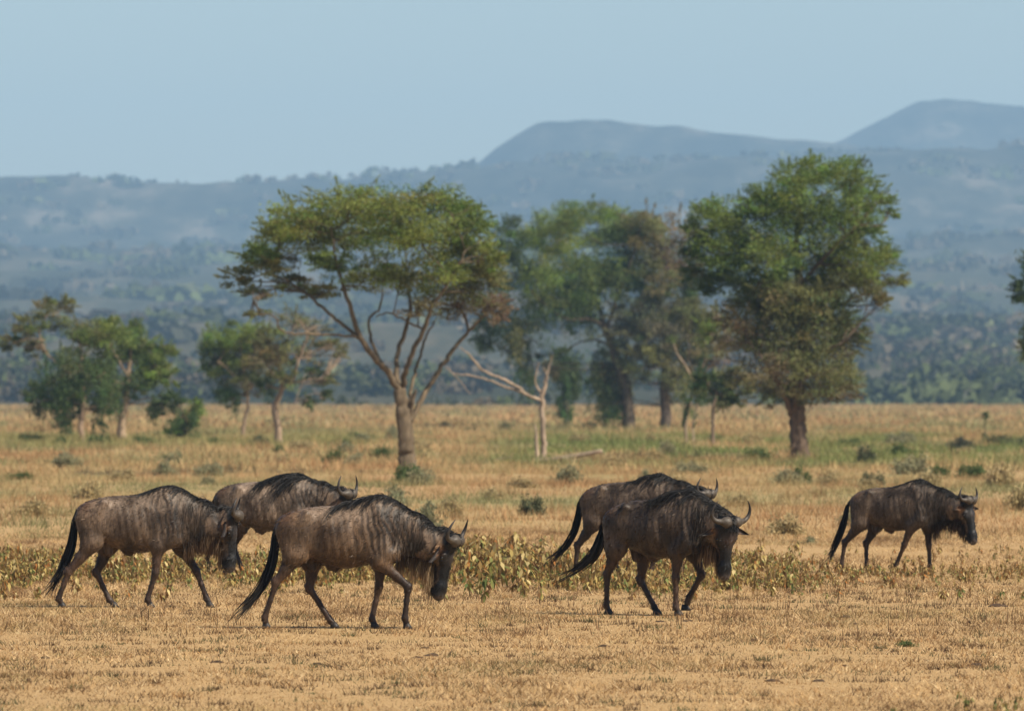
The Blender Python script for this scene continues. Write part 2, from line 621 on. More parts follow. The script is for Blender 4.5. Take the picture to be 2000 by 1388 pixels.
def head_frame(h):
    p = math.radians(h['pitch']); y = -math.radians(h.get('yaw', 0)); r = math.radians(h.get('roll', 0))
    f = np.array([math.cos(p), 0, -math.sin(p)])
    u = np.array([math.sin(p), 0, math.cos(p)])
    l = np.array([0, 1.0, 0])
    u, l = u * math.cos(r) + l * math.sin(r), l * math.cos(r) - u * math.sin(r)
    R = np.array([[math.cos(y), -math.sin(y), 0], [math.sin(y), math.cos(y), 0], [0, 0, 1]])
    f, u, l = R @ f, R @ u, R @ l
    o = np.array(h['poll'], float)
    return o, f, l, u


def strands(acc, fld, roots, dirs, length, width, cols, tipcol=None, seg=7, gravity=0.5, off=0.008, stiff=1.0, curl=0.0, lift=0.0, local=None):
    """hair: ribbons that start at roots, bend down under gravity and rest on the skin"""
    n = len(roots)
    P = roots.copy()
    d = dirs / (np.linalg.norm(dirs, axis=1)[:, None] + 1e-9)
    step = (length / seg)[:, None]
    pts = [P.copy()]
    r = local or rng
    for i in range(seg):
        d = d * stiff + np.array([0, 0, -1.0]) * gravity * (i + 1) / seg + r.normal(0, curl, (n, 3))
        d /= np.linalg.norm(d, axis=1)[:, None] + 1e-9
        P = P + d * step
        for _ in range(2):
            s = fld.sample(P)
            o = off + lift * (i + 1) / seg
            push = np.clip(o - s, 0, 0.05)
            P = P + fld.grad(P) * push[:, None]
        pts.append(P.copy())
    pts = np.stack(pts, 1)
    ribbons(acc, pts, width, cols, tipcol, r)


def ribbons(acc, pts, width, cols, tipcol=None, r=rng):
    n, m, _ = pts.shape
    T = np.gradient(pts, axis=1)
    T /= np.linalg.norm(T, axis=2)[..., None] + 1e-9
    rv = r.normal(0, 1, (n, 1, 3)); rv[..., 1] *= 0.4
    sd = np.cross(T, rv); sd /= np.linalg.norm(sd, axis=2)[..., None] + 1e-9
    prof = np.concatenate([[0.8], np.linspace(1, 0.75, m - 2), [0.12]])
    w = np.asarray(width)[:, None, None] * prof[None, :, None] * 0.5
    V = np.stack([pts - sd * w, pts + sd * w], 2).reshape(-1, 3)
    b = (np.arange(n) * m * 2)[:, None]
    k = np.arange(m - 1)[None, :] * 2
    F = np.stack([b + k, b + k + 1, b + k + 3, b + k + 2], -1).reshape(-1, 4)
    c = np.repeat(np.asarray(cols)[:, None, :], m, 1)
    if tipcol is not None:
        t = np.linspace(0, 1, m)[None, :, None]
        c = c * (1 - t) + np.asarray(tipcol)[:, None, :] * t
    c = np.repeat(c, 2, axis=1).reshape(-1, 3)
    acc.add(V, F, c)


def wildebeest(spec):
    seed = spec['seed']
    lr = np.random.default_rng(seed)
    root = thing('wildebeest', (*spec['loc'], 0.0), spec['label'], 'wildebeest', 'wildebeest walking across the plain', -math.radians(spec.get('yaw', 0)))
    sc = spec.get('scale', 1.0)
    root.scale = (sc, sc, sc)
    fld = Field((-1.0, -0.5, -0.02), (1.75, 0.5, 1.48))
    st = [list(r) for r in TORSO]
    for r in st:
        r[1] += spec.get('sag', 0.0) * math.exp(-((r[0] + 0.1) / 0.3) ** 2)
        r[3] *= spec.get('girth', 1.0) * 0.96
    fld.loft(st)
    o, f, l, u = head_frame(spec['head'])
    hs = spec.get('hs', 1.17)
    H = lambda a, b, c: o + (a * 1.08 * f + b * l + c * u) * hs
    hc_ = lambda a, b, ra, rb, k, sy=1.0, sub=False: fld.cone(a, b, ra * hs, rb * hs, k, l, sy, sub)
    # neck: a deep, narrow column from shoulder to poll
    nk = spec['neck']
    npts = [np.array([0.50, 0, 1.02]), np.array([nk[0][0], nk[0][2] if len(nk[0]) > 2 else 0, nk[0][1]]), np.array([nk[1][0], nk[1][2] if len(nk[1]) > 2 else 0, nk[1][1]]), H(0.10, 0, -0.13)]
    nr = [0.285, 0.215, 0.165, 0.122]
    for i in range(3):
        fld.cone(npts[i], npts[i + 1], nr[i], nr[i + 1], 0.05, None, 0.56 if i < 2 else 0.66)
    # head
    hc_(H(0.03, 0, -0.085), H(0.17, 0, -0.095), 0.095, 0.106, 0.04, 0.84)
    hc_(H(0.12, 0, -0.070), H(0.42, 0, -0.055), 0.082, 0.052, 0.03, 0.78)
    hc_(H(0.15, 0, -0.145), H(0.38, 0, -0.105), 0.078, 0.040, 0.04, 0.56)
    hc_(H(0.41, 0, -0.060), H(0.475, 0, -0.066), 0.060, 0.058, 0.025, 1.0)
    hc_(H(0.41, 0, -0.112), H(0.465, 0, -0.110), 0.030, 0.031, 0.02, 1.1)
    for sg in (-1, 1):
        hc_(H(0.155, sg * 0.078, -0.045), H(0.20, sg * 0.070, -0.05), 0.032, 0.026, 0.02)
        hc_(H(0.508, sg * 0.040, -0.038), H(0.522, sg * 0.052, -0.035), 0.016, 0.014, 0.008, sub=True)
    hc_(H(0.49, 0.06, -0.108), H(0.49, -0.06, -0.108), 0.007, 0.007, 0.006, sub=True)
    hc_(H(0.02, 0.0, 0.0), H(0.06, 0, -0.02), 0.05, 0.05, 0.04, 1.8)
    # limbs
    legs = spec['legs']
    feet = []
    for key in ('hn', 'hf', 'fn', 'ff'):
        j = legs[key]
        sy = -1 if key[1] == 'n' else 1
        hind = key[0] == 'h'
        y0 = sy * (0.135 if hind else 0.145)
        P = [np.array([x, y0 * (1 - 0.10 * i), z]) for i, (x, z) in enumerate(j)]
        if hind:
            hip = np.array([-0.42, sy * 0.10, 0.99])
            fld.cone(hip, P[0] + [0, 0, 0.02], 0.185, 0.118, 0.045, None, 0.60)
            fld.cone(hip + [-0.10, sy * 0.01, 0.02], P[0] + [-0.06, 0, -0.02], 0.10, 0.085, 0.05, None, 0.75)
            fld.cone(P[0], P[0] * 0.45 + P[1] * 0.55, 0.098, 0.056, 0.045, None, 0.72)
            fld.cone(P[0] * 0.45 + P[1] * 0.55, P[1], 0.056, 0.040, 0.03, None, 0.8)
            fld.cone(P[1] + [-0.018, 0, 0.02], P[1] + [-0.008, 0, -0.02], 0.036, 0.034, 0.02)
        else:
            blade = np.array([0.40, sy * 0.105, 1.13])
            pt = np.array([(P[0][0] + 0.58) / 2 + 0.03, sy * 0.135, (P[0][2] + 0.90) / 2])
            fld.cone(blade, pt, 0.115, 0.115, 0.05, None, 0.62)
            fld.cone(blade + [-0.05, 0, -0.05], P[0] + [-0.02, 0, 0.04], 0.10, 0.095, 0.06, None, 0.6)
            fld.cone(pt, P[0], 0.105, 0.082, 0.05, None, 0.68)
            fld.cone(P[0], P[0] * 0.4 + P[1] * 0.6, 0.080, 0.046, 0.04, None, 0.8)
            fld.cone(P[0] * 0.4 + P[1] * 0.6, P[1], 0.046, 0.040, 0.02, None, 0.9)
            fld.cone(P[1], P[1] + (P[2] - P[1]) * 0.12, 0.041, 0.036, 0.02)
        mid = P[1] * 0.5 + P[2] * 0.5
        fld.cone(P[1], mid, 0.036, 0.0265, 0.02)
        fld.cone(mid, P[2], 0.0265, 0.031, 0.02)
        dv = P[3] - P[2]
        fld.cone(P[2] + [-0.016, 0, -0.008], P[2] + [-0.022, 0, -0.022], 0.018, 0.012, 0.012)
        fld.cone(P[2], P[3] - dv / np.linalg.norm(dv) * 0.035, 0.030, 0.031, 0.02)
        feet.append((P[2], P[3]))
    # points of hip and the sheath under the belly
    for sg in (-1, 1):
        fld.cone((-0.30, sg * 0.16, 1.165), (-0.33, sg * 0.17, 1.09), 0.045, 0.03, 0.07)
        fld.cone((-0.235, sg * 0.315, 1.06), (-0.20, sg * 0.325, 0.84), 0.115, 0.11, 0.06, sub=True)
        fld.cone((0.20, sg * 0.335, 1.06), (0.24, sg * 0.335, 0.78), 0.105, 0.105, 0.04, sub=True)
        fld.cone((0.40, sg * 0.115, 1.24), (0.53, sg * 0.165, 0.90), 0.050, 0.050, 0.035)
        fld.cone((0.53, sg * 0.165, 0.90), (0.42, sg * 0.16, 0.74), 0.050, 0.05, 0.04)
        fld.cone((0.545, sg * 0.295, 1.05), (0.60, sg * 0.27, 0.86), 0.095, 0.085, 0.04, sub=True)
    if spec.get('male', True):
        fld.cone((-0.06, 0, 0.64), (-0.02, 0, 0.60), 0.05, 0.03, 0.06)
        fld.cone((-0.27, 0, 0.70), (-0.26, 0, 0.62), 0.055, 0.05, 0.03)
    # skin folds on neck and shoulder, faint ribs on the flank
    X, Y, Z = np.meshgrid(fld.ax[0], fld.ax[1], fld.ax[2], indexing='ij')
    near = np.abs(fld.D) < 0.03
    Pn = np.stack([X[near], Y[near], Z[near]], 1)
    fold_m = sstep(0.15, 0.35, Pn[:, 0]) * sstep(0.62, 0.80, Pn[:, 2])
    hd = np.linalg.norm(Pn - H(0.2, 0, -.08), axis=1)
    fold_m *= sstep(0.24, 0.36, hd)
    wob = (fbm(Pn * [1, 1, .7], 5.0, seed, 2) - 0.5)
    ph = Pn[:, 0] * 2 * math.pi / 0.066 + wob * 22 + Pn[:, 2] * 2.0
    rib_m = sstep(-0.22, -0.05, Pn[:, 0]) * (1 - sstep(0.18, 0.30, Pn[:, 0])) * sstep(0.66, 0.8, Pn[:, 2]) * (1 - sstep(1.08, 1.22, Pn[:, 2]))
    ph2 = (Pn[:, 0] + 0.18 * Pn[:, 2]) * 2 * math.pi / 0.085
    fld.D[near] += (fold_m * 0.0022 * np.sin(ph) + rib_m * 0.0035 * np.sin(ph2) + (fbm(Pn, 7.0, seed + 40, 2) - 0.5) * 0.012 * sstep(0.45, 0.7, Pn[:, 2])).astype(np.float32)
    V, Q = fld.surface()
    # ---- coat colours
    N = fld.grad(V)
    n1 = fbm(V, 6.0, seed + 1, 3)
    n2 = fbm(V * [1, 1, 0.25], 22.0, seed + 2, 3)
    tone = spec.get('tone', 1.0)
    warm = spec.get('warm', 0.5)
    base = lerp(np.array([0.092, 0.067, 0.049]), np.array([0.104, 0.064, 0.037]), np.full(len(V), warm)) * tone
    nf = fbm(V * [1, 1, .5], 14.0, seed + 3, 3)
    col = base * (0.1 + 1.3 * n1)[:, None] * (0.55 + 0.95 * nf)[:, None]
    # rusty rump top
    rump = sstep(-0.38, -0.52, V[:, 0]) * sstep(1.0, 1.16, V[:, 2])
    col = lerp(col, np.array([0.085, 0.042, 0.022]), rump * 0.6)
    # pale dusty saddle and shoulder
    pale = sstep(0.95, 1.2, V[:, 2]) * sstep(-0.45, -0.2, V[:, 0]) * (1 - sstep(0.3, 0.5, V[:, 0]))
    col = lerp(col, np.array([0.215, 0.160, 0.118]) * tone, pale * 0.55 * sstep(0.35, 0.6, n1))
    # brindled stripes
    wob = (fbm(V * [1, 1, .7], 5.0, seed, 2) - 0.5)
    ph = V[:, 0] * 2 * math.pi / 0.066 + wob * 22 + V[:, 2] * 2.0
    sm = sstep(-0.12, 0.25, V[:, 0]) * sstep(0.66, 0.86, V[:, 2]) * sstep(0.22, 0.34, np.linalg.norm(V - H(0.2, 0, -.08), axis=1))
    n3 = fbm(V * [1, 1, .6], 3.2, seed + 4, 2)
    stripe = sstep(0.0, 0.9, np.sin(ph) + 2.4 * (n2 - 0.47) + 3.0 * (n3 - 0.52)) * (0.45 + 0.55 * sstep(0.1, 0.4, V[:, 0]))
    col = lerp(col, np.array([0.014, 0.011, 0.009]), stripe * sm * 0.75)
    hi = sstep(0.2, 0.9, -np.sin(ph)) * sm * sstep(0.2, 0.5, V[:, 0])
    col = lerp(col, np.array([0.135, 0.104, 0.078]) * tone, hi * 0.6 * sstep(0.4, 0.6, n1))
    # dark throat and lower neck
    thr = sstep(0.60, 0.78, V[:, 0]) * (1 - sstep(0.80, 1.0, V[:, 2] - 0.25 * (1.0 - V[:, 0])))
    col = lerp(col, np.array([0.011, 0.009, 0.008]), thr * 0.85)
    # legs: dark red-brown
    lg = 1 - sstep(0.52, 0.74, V[:, 2])
    lg *= (np.linalg.norm(V - H(0.3, 0, -.08), axis=1) > 0.33)
    col = lerp(col, lerp(np.array([0.020, 0.012, 0.009]), np.array([0.046, 0.025, 0.016]), sstep(0.35, 0.65, n1)), lg * 0.8)
    # head: local coordinates
    q = (V - o) / hs
    ha, hb, hc = q @ f / 1.08, q @ l, q @ u
    inh = (np.abs(hb) < 0.16) & (ha > -0.03) & (ha < 0.56) & (hc > -0.27) & (hc < 0.09)
    cheek = lerp(np.array([0.030, 0.022, 0.017]), np.array([0.115, 0.078, 0.052]), sstep(0.3, 0.7, n2))
    col[inh] = cheek[inh]
    blaze = sstep(-0.088, -0.055, hc + 0.08 * sstep(0.36, 0.46, ha) + 0.02 * (n2 - 0.5)) * inh
    blaze = np.maximum(blaze, sstep(0.40, 0.46, ha) * inh)
    col = lerp(col, np.array([0.0075, 0.007, 0.007]), blaze)
    tan = np.exp(-(((ha - 0.115) / 0.035) ** 2 + ((np.abs(hb) - 0.085) / 0.05) ** 2 + ((hc + 0.085) / 0.035) ** 2)) * inh
    col = lerp(col, np.array([0.30, 0.15, 0.06]), np.clip(tan * 1.1, 0, 1) * 0.8)
    snout = np.exp(-(((ha - 0.505) / 0.03) ** 2 + ((np.abs(hb) - 0.025) / 0.03) ** 2)) * inh
    col = lerp(col, np.array([0.10, 0.078, 0.068]), snout * 0.8)
    dusty = np.exp(-(((ha - 0.18) / 0.055) ** 2 + (hb / 0.06) ** 2)) * (hc > -0.05) * inh * spec.get('dustface', 0.25)
    col = lerp(col, np.array([0.11, 0.082, 0.072]), np.clip(dusty * (0.4 + 1.2 * n2), 0, 1))
    mesh_np('body', V, Q, M_hide, root, np.clip(col, 0.004, 1), True)

    # ---- short coat: fine hairs lying back along the hide
    a = Acc()
    nh = 5200
    pk = lr.choice(len(V), nh)
    flow = np.array([[-0.7, 0, -0.6]]) - (N[pk] @ np.array([-0.7, 0, -0.6]))[:, None] * N[pk]
    strands(a, fld, V[pk] + lr.normal(0, 0.004, (nh, 3)), flow + lr.normal(0, 0.25, (nh, 3)), lr.uniform(0.02, 0.05, nh), lr.uniform(0.004, 0.008, nh), np.clip(col[pk] * lr.uniform(0.5, 1.65, (nh, 1)), 0.004, 1), None, 2, 0.0, 0.002, 1.0, 0.02, 0.003, lr)
    a.build('short_coat', M_coat, root)
    # ---- horns: broad boss, out sideways, then up and in
    hp = np.array([(0.045, 0.012, 0.0, 0.030), (0.035, 0.030, 0.018, 0.052), (0.025, 0.075, 0.030, 0.060), (0.022, 0.130, 0.022, 0.050), (0.015, 0.185, 0.008, 0.038), (-0.012, 0.228, 0.004, 0.031),
                   (-0.060, 0.250, 0.010, 0.025), (-0.115, 0.245, 0.022, 0.0185), (-0.165, 0.222, 0.034, 0.0115), (-0.205, 0.192, 0.044, 0.003)])
    hp[:, 1] *= 0.80; hp[:, 0] = np.where(hp[:, 0] < 0, hp[:, 0] * 0.74, hp[:, 0])
    hp[3:, 3] *= 0.68; hp[:, :2] *= spec.get('horn', 1.0)
    for sg in (-1, 1):
        a = Acc()
        path = smooth_path(hp, 34)
        pts = np.array([H(p[0], sg * p[1], p[2]) for p in path])
        t = np.linspace(0, 1, 34)
        r = path[:, 3] * hs * 0.92 * (1 + 0.05 * np.sin(t * 70) * (t < 0.5))
        cl = lerp(np.array([0.062, 0.050, 0.039]), np.array([0.024, 0.020, 0.018]), sstep(0.40, 0.75, t))
        V2, F4, F3 = tube(pts, r, 12)
        cc = np.vstack([np.repeat(cl, 12, 0), cl[:1], cl[-1:]])
        b0 = a.n
        a.add(V2, F4, cc); a.f3.append((F3 + b0).astype(np.int32))
        a.build('horn', M_horn, root, True)
    # ---- ears: pointed leaves standing out sideways below the horns
    for sg in (-1, 1):
        a = Acc()
        droop = spec.get('ear', 0.05)
        ts = np.linspace(0, 1, 9)
        wd = 0.034 * np.interp(ts, [0, .15, .35, .6, .85, 1], [.45, .85, 1, .8, .35, .06])
        cen = np.array([H(0.085 + droop * t, sg * (0.070 + 0.205 * t), -0.085 + 0.012 * math.sin(3 * t)) for t in ts])
        rows = []
        for i in range(9):
            for s_, q_ in ((-1, 0.012), (-0.55, -0.008), (0, -0.016), (0.55, -0.008), (1, 0.012)):
                rows.append(cen[i] + f * s_ * wd[i] + u * q_)
        front = np.array(rows)
        back = front - u * 0.010
        Vv = np.vstack([front, back])
        Fq = []
        for i in range(8):
            for k in range(4):
                b = i * 5 + k
                Fq.append((b, b + 1, b + 6, b + 5))
                Fq.append((b + 45, b + 50, b + 51, b + 46))
            for k in (0, 4):
                b = i * 5 + k
                Fq.append((b, b + 5, b + 50, b + 45) if k == 0 else (b, b + 45, b + 50, b + 5))
        inner = np.tile(lerp(np.array([0.16, 0.085, 0.045]), np.array([0.02, 0.015, 0.013]), sstep(0.1, 0.7, ts))[:, None, :], (1, 5, 1)).reshape(-1, 3)
        cc = np.vstack([inner, np.full((45, 3), 0.03) * [1.2, .95, .8]])
        a.add(Vv, np.array(Fq), cc)
        a.build('ear', M_hide, root, True)
    # ---- eyes
    for sg in (-1, 1):
        a = Acc()
        cpos = H(0.178, sg * 0.100, -0.048)
        th = np.linspace(0, math.pi, 9)[:, None]; phs = (np.arange(12) * math.pi / 6)[None, :]
        sp = np.stack([np.sin(th) * np.cos(phs), np.sin(th) * np.sin(phs), np.cos(th) * np.ones_like(phs)], -1).reshape(-1, 3) * 0.018
        i = np.arange(8)[:, None] * 12; k = np.arange(12)[None, :]
        Fq = np.stack([i + k, i + 12 + k, i + 12 + (k + 1) % 12, i + (k + 1) % 12], -1).reshape(-1, 4)
        a.add(sp + cpos, Fq, (0.008, 0.006, 0.005))
        a.build('eye', M_eye, root, True)
    # ---- hooves: two toes each
    for fe, toe in feet:
        a = Acc()
        dv = toe - fe; fw = np.array([1.0, 0, 0]) if dv[0] > -0.06 else np.array([0.75, 0, -0.66])
        up = np.cross(fw, [0, 1.0, 0]) * -1.0
        up = up if up[2] > 0 else -up
        fw /= np.linalg.norm(fw)
        c0 = toe - up * toe[2] if toe[2] < 0.06 else toe - up * 0.045
        for s_ in (-1, 1):
            sec = []
            for t, hw, hh, bk in ((0.0, 0.027, 0.0, -0.045), (0.5, 0.023, 0.032, -0.042), (1.0, 0.018, 0.066, -0.036)):
                fr = 0.060 - 0.045 * t
                yc = s_ * (0.019 - 0.002 * t)
                for ax_, ay_ in ((bk, -0.6), (fr * 0.4, -1.0), (fr, -0.25 + 0.2 * -s_), (fr, 0.25 + 0.2 * -s_), (fr * 0.4, 1.0), (bk, 0.6)):
                    sec.append(c0 + fw * ax_ + np.array([0, yc + ay_ * hw * 0.75, 0]) + up * hh)
            sec = np.array(sec)
            Fq = []
            for lv in range(2):
                for k in range(6):
                    Fq.append((lv * 6 + k, lv * 6 + (k + 1) % 6, lv * 6 + 6 + (k + 1) % 6, lv * 6 + 6 + k))
            Fq += [(3, 2, 1, 0), (5, 4, 3, 0), (12, 13, 14, 15), (12, 15, 16, 17)]
            a.add(sec, np.array(Fq), (0.020, 0.017, 0.015))
        a.build('hoof', M_horn, root)
    # ---- tail: a slim dock, then a long black switch
    tp = np.array([(x, 0.0 + (p[0] if p else 0), z) for x, z, *p in spec['tail']])
    path = smooth_path(tp, 40)
    a = Acc()
    t = np.linspace(0, 1, 40)
    add_tube(a, path[:26], np.interp(t[:26], [0, 0.1, 0.65], [0.036, 0.026, 0.012]), (0.018, 0.015, 0.013), 7)
    n = 260
    tr = np.sort(lr.uniform(0.02, 0.62, n))
    seg = 8
    ln = lr.uniform(0.30, 0.46, n)
    fl = spec.get('flare', 1.0)
    ang = lr.uniform(0, 2 * math.pi, n)
    pts = []
    for i in range(n):
        ss = np.clip(tr[i] + np.linspace(0, 1, seg + 1) * ln[i], 0, 1.03)
        p = np.stack([np.interp(ss, t, path[:, k]) for k in range(3)], 1)
        extra = np.clip(ss - 1, 0, 1)[:, None] * (path[-1] - path[-4]) * 13
        rad = (0.012 + 0.044 * np.sin(np.clip(ss, 0, 1) * math.pi * 0.85) ** 1.2) * math.sqrt(lr.uniform(0, 1)) * fl
        side = np.array([math.cos(ang[i]), math.sin(ang[i]), 0.55 * math.sin(ang[i] * 2 + 1)])
        late = (np.clip(ss - 0.72, 0, 1) ** 1.5)[:, None] * lr.normal(0, 0.30, 3) * fl
        pts.append(p + extra + side * rad[:, None] + late)
    sh = lr.uniform(0.5, 1.6, (n, 1))
    ribbons(a, np.array(pts), lr.uniform(0.007, 0.014, n), np.array([0.013, 0.0125, 0.013]) * sh, np.array([0.022, 0.019, 0.017]) * sh, lr)
    a.build('tail', M_hair, root)
    # ---- mane
    a = Acc()
    crest = (N[:, 2] > 0.25) & (np.abs(V[:, 1] - np.interp(V[:, 0], [0.6, npts[2][0]], [0, npts[2][1]])) < 0.055) & (V[:, 0] > 0.10) & (~inh)
    ci = np.where(crest)[0]
    if len(ci):
        long_ = spec.get('mane', 1.0)
        # long locks hanging from the withers
        w_ = V[ci][:, 0]
        wi = ci[(w_ > 0.12) & (w_ < 0.62)]
        pk = lr.choice(wi, int(1200 * min(1.2, long_ + 0.2)))
        sgn = np.where(lr.uniform(0, 1, len(pk)) < 0.62, -1.0, 1.0)
        lock = fbm(np.stack([V[pk][:, 0] * 1.0, sgn, sgn * 0], 1), 30.0, seed + 5, 1)
        dirs = np.stack([-0.8 - 0.7 * lock, sgn * (0.45 + 0.5 * lock), np.full(len(pk), -0.05)], 1) + lr.normal(0, 0.10, (len(pk), 3))
        ln = (0.08 + 0.50 * lock ** 1.5 * lr.uniform(0.5, 1.15, len(pk))) * long_
        sh = lr.uniform(0.5, 1.7, (len(pk), 1))
        strands(a, fld, V[pk], dirs, ln, lr.uniform(0.003, 0.007, len(pk)), np.array([0.013, 0.012, 0.012]) * sh, None, 6, 0.42, 0.004, 1.0, 0.04, 0.004, lr)
        # short upright neck mane, falling to one side
        nkx = ci[V[ci][:, 0] > 0.48]
        pk = lr.choice(nkx, 1300)
        cl = fbm(np.stack([V[pk][:, 0], V[pk][:, 0] * 0, V[pk][:, 0] * 0], 1), 22.0, seed + 8, 2)
        dirs = N[pk] * 0.45 + np.array([-0.9, -0.3, 0.1]) + lr.normal(0, 0.16, (len(pk), 3))
        ln = 0.05 + 0.12 * cl * lr.uniform(0.5, 1.1, len(pk))
        sh = lr.uniform(0.5, 1.6, (len(pk), 1))
        strands(a, fld, V[pk], dirs, ln, lr.uniform(0.003, 0.006, len(pk)), np.array([0.014, 0.0125, 0.012]) * sh, None, 5, 0.6, 0.004, 1.0, 0.05, 0.004, lr)
        # dark straggling hair on the sides of the neck
        sd = np.where((V[:, 0] > 0.58) & (~inh) & (N[:, 2] < 0.5) & (V[:, 2] > 0.62) & (V[:, 2] < 1.2) & (lg < 0.3) & (np.linalg.norm(V - H(0.16, 0, -.06), axis=1) > 0.27))[0]
        if len(sd):
            pk = lr.choice(sd, spec.get('neckhair', 420))
            dirs = np.array([[-0.15, 0, -1.0]]) + N[pk] * 0.25 + lr.normal(0, 0.12, (len(pk), 3))
            sh = lr.uniform(0.5, 2.0, (len(pk), 1))
            strands(a, fld, V[pk], dirs, lr.uniform(0.05, 0.15, len(pk)), lr.uniform(0.003, 0.006, len(pk)), np.array([0.024, 0.018, 0.014]) * sh, None, 5, 0.4, 0.004, 1.0, 0.06, 0.006, lr)
    pk = lr.choice(np.where(inh & (ha < 0.10) & (np.abs(hb) < 0.03) & (hc > -0.06))[0], 60)
    strands(a, fld, V[pk], np.tile(f * 0.5 + u * 0.6 - l * 0.0, (60, 1)) + lr.normal(0, 0.3, (60, 3)), lr.uniform(0.03, 0.07, 60), lr.uniform(0.004, 0.008, 60), np.full((60, 3), 0.012), None, 5, 0.2, 0.006, 1.0, 0.05, 0.02, lr)
    a.build('mane', M_hair, root)
    # ---- beard: throat fringe and a tuft under the chin
    a = Acc()
    und = np.where((N[:, 2] < (-0.05 if spec.get('beardmix') else -0.25)) & (np.abs(hb) < 0.09) & (V[:, 0] > 0.60) & (V[:, 2] > 0.5) & (lg < 0.3) & (ha < 0.33) & ((ha < 0) | (hc < -0.17)))[0]
    blen = spec.get('beard', 0.22)
    bcol = np.array(spec.get('beardcol', (0.36, 0.255, 0.15)))
    if len(und):
        pk = lr.choice(und, 1600)
        dirs = np.array([[-0.10, 0, -1.0]]) + lr.normal(0, 0.16, (len(pk), 3)) * [1, .6, .3]
        cl = fbm(V[pk], 12.0, seed + 9, 2)
        ln = blen * (0.45 + 0.9 * cl) * lr.uniform(0.6, 1.1, len(pk))
        sh = lr.uniform(0.55, 1.25, (len(pk), 1))
        dark = np.array([0.05, 0.035, 0.025])
        mixr = np.maximum(sstep(0.2, 0.5, cl), spec.get('beardmix', 0.0))[:, None]
        strands(a, fld, V[pk], dirs, ln, lr.uniform(0.003, 0.006, len(pk)), (dark * (1 - mixr) + bcol * mixr * 0.6) * sh, bcol * sh, 5, 0.5, 0.004, 1.0, 0.04, 0.0, lr)
    chin = np.where((hc < -0.12) & inh & (ha > 0.20) & (ha < 0.42))[0]
    if len(chin):
        pk = lr.choice(chin, 320)
        dirs = np.array([[-0.12, 0, -1.0]]) + lr.normal(0, 0.10, (len(pk), 3)) - u * 0.25
        sh = lr.uniform(0.5, 1.2, (len(pk), 1))
        strands(a, fld, V[pk], dirs, lr.uniform(0.08, 0.20, len(pk)) * blen / 0.22, lr.uniform(0.005, 0.009, len(pk)), bcol * 0.35 * sh, bcol * 0.9 * sh, 6, 0.5, 0.004, 1.0, 0.04, 0.0, lr)
    a.build('beard', M_beard, root)
    return root


def at(px, py):
    d = dist(py)
    return ((px - 1000) * K * d, d)


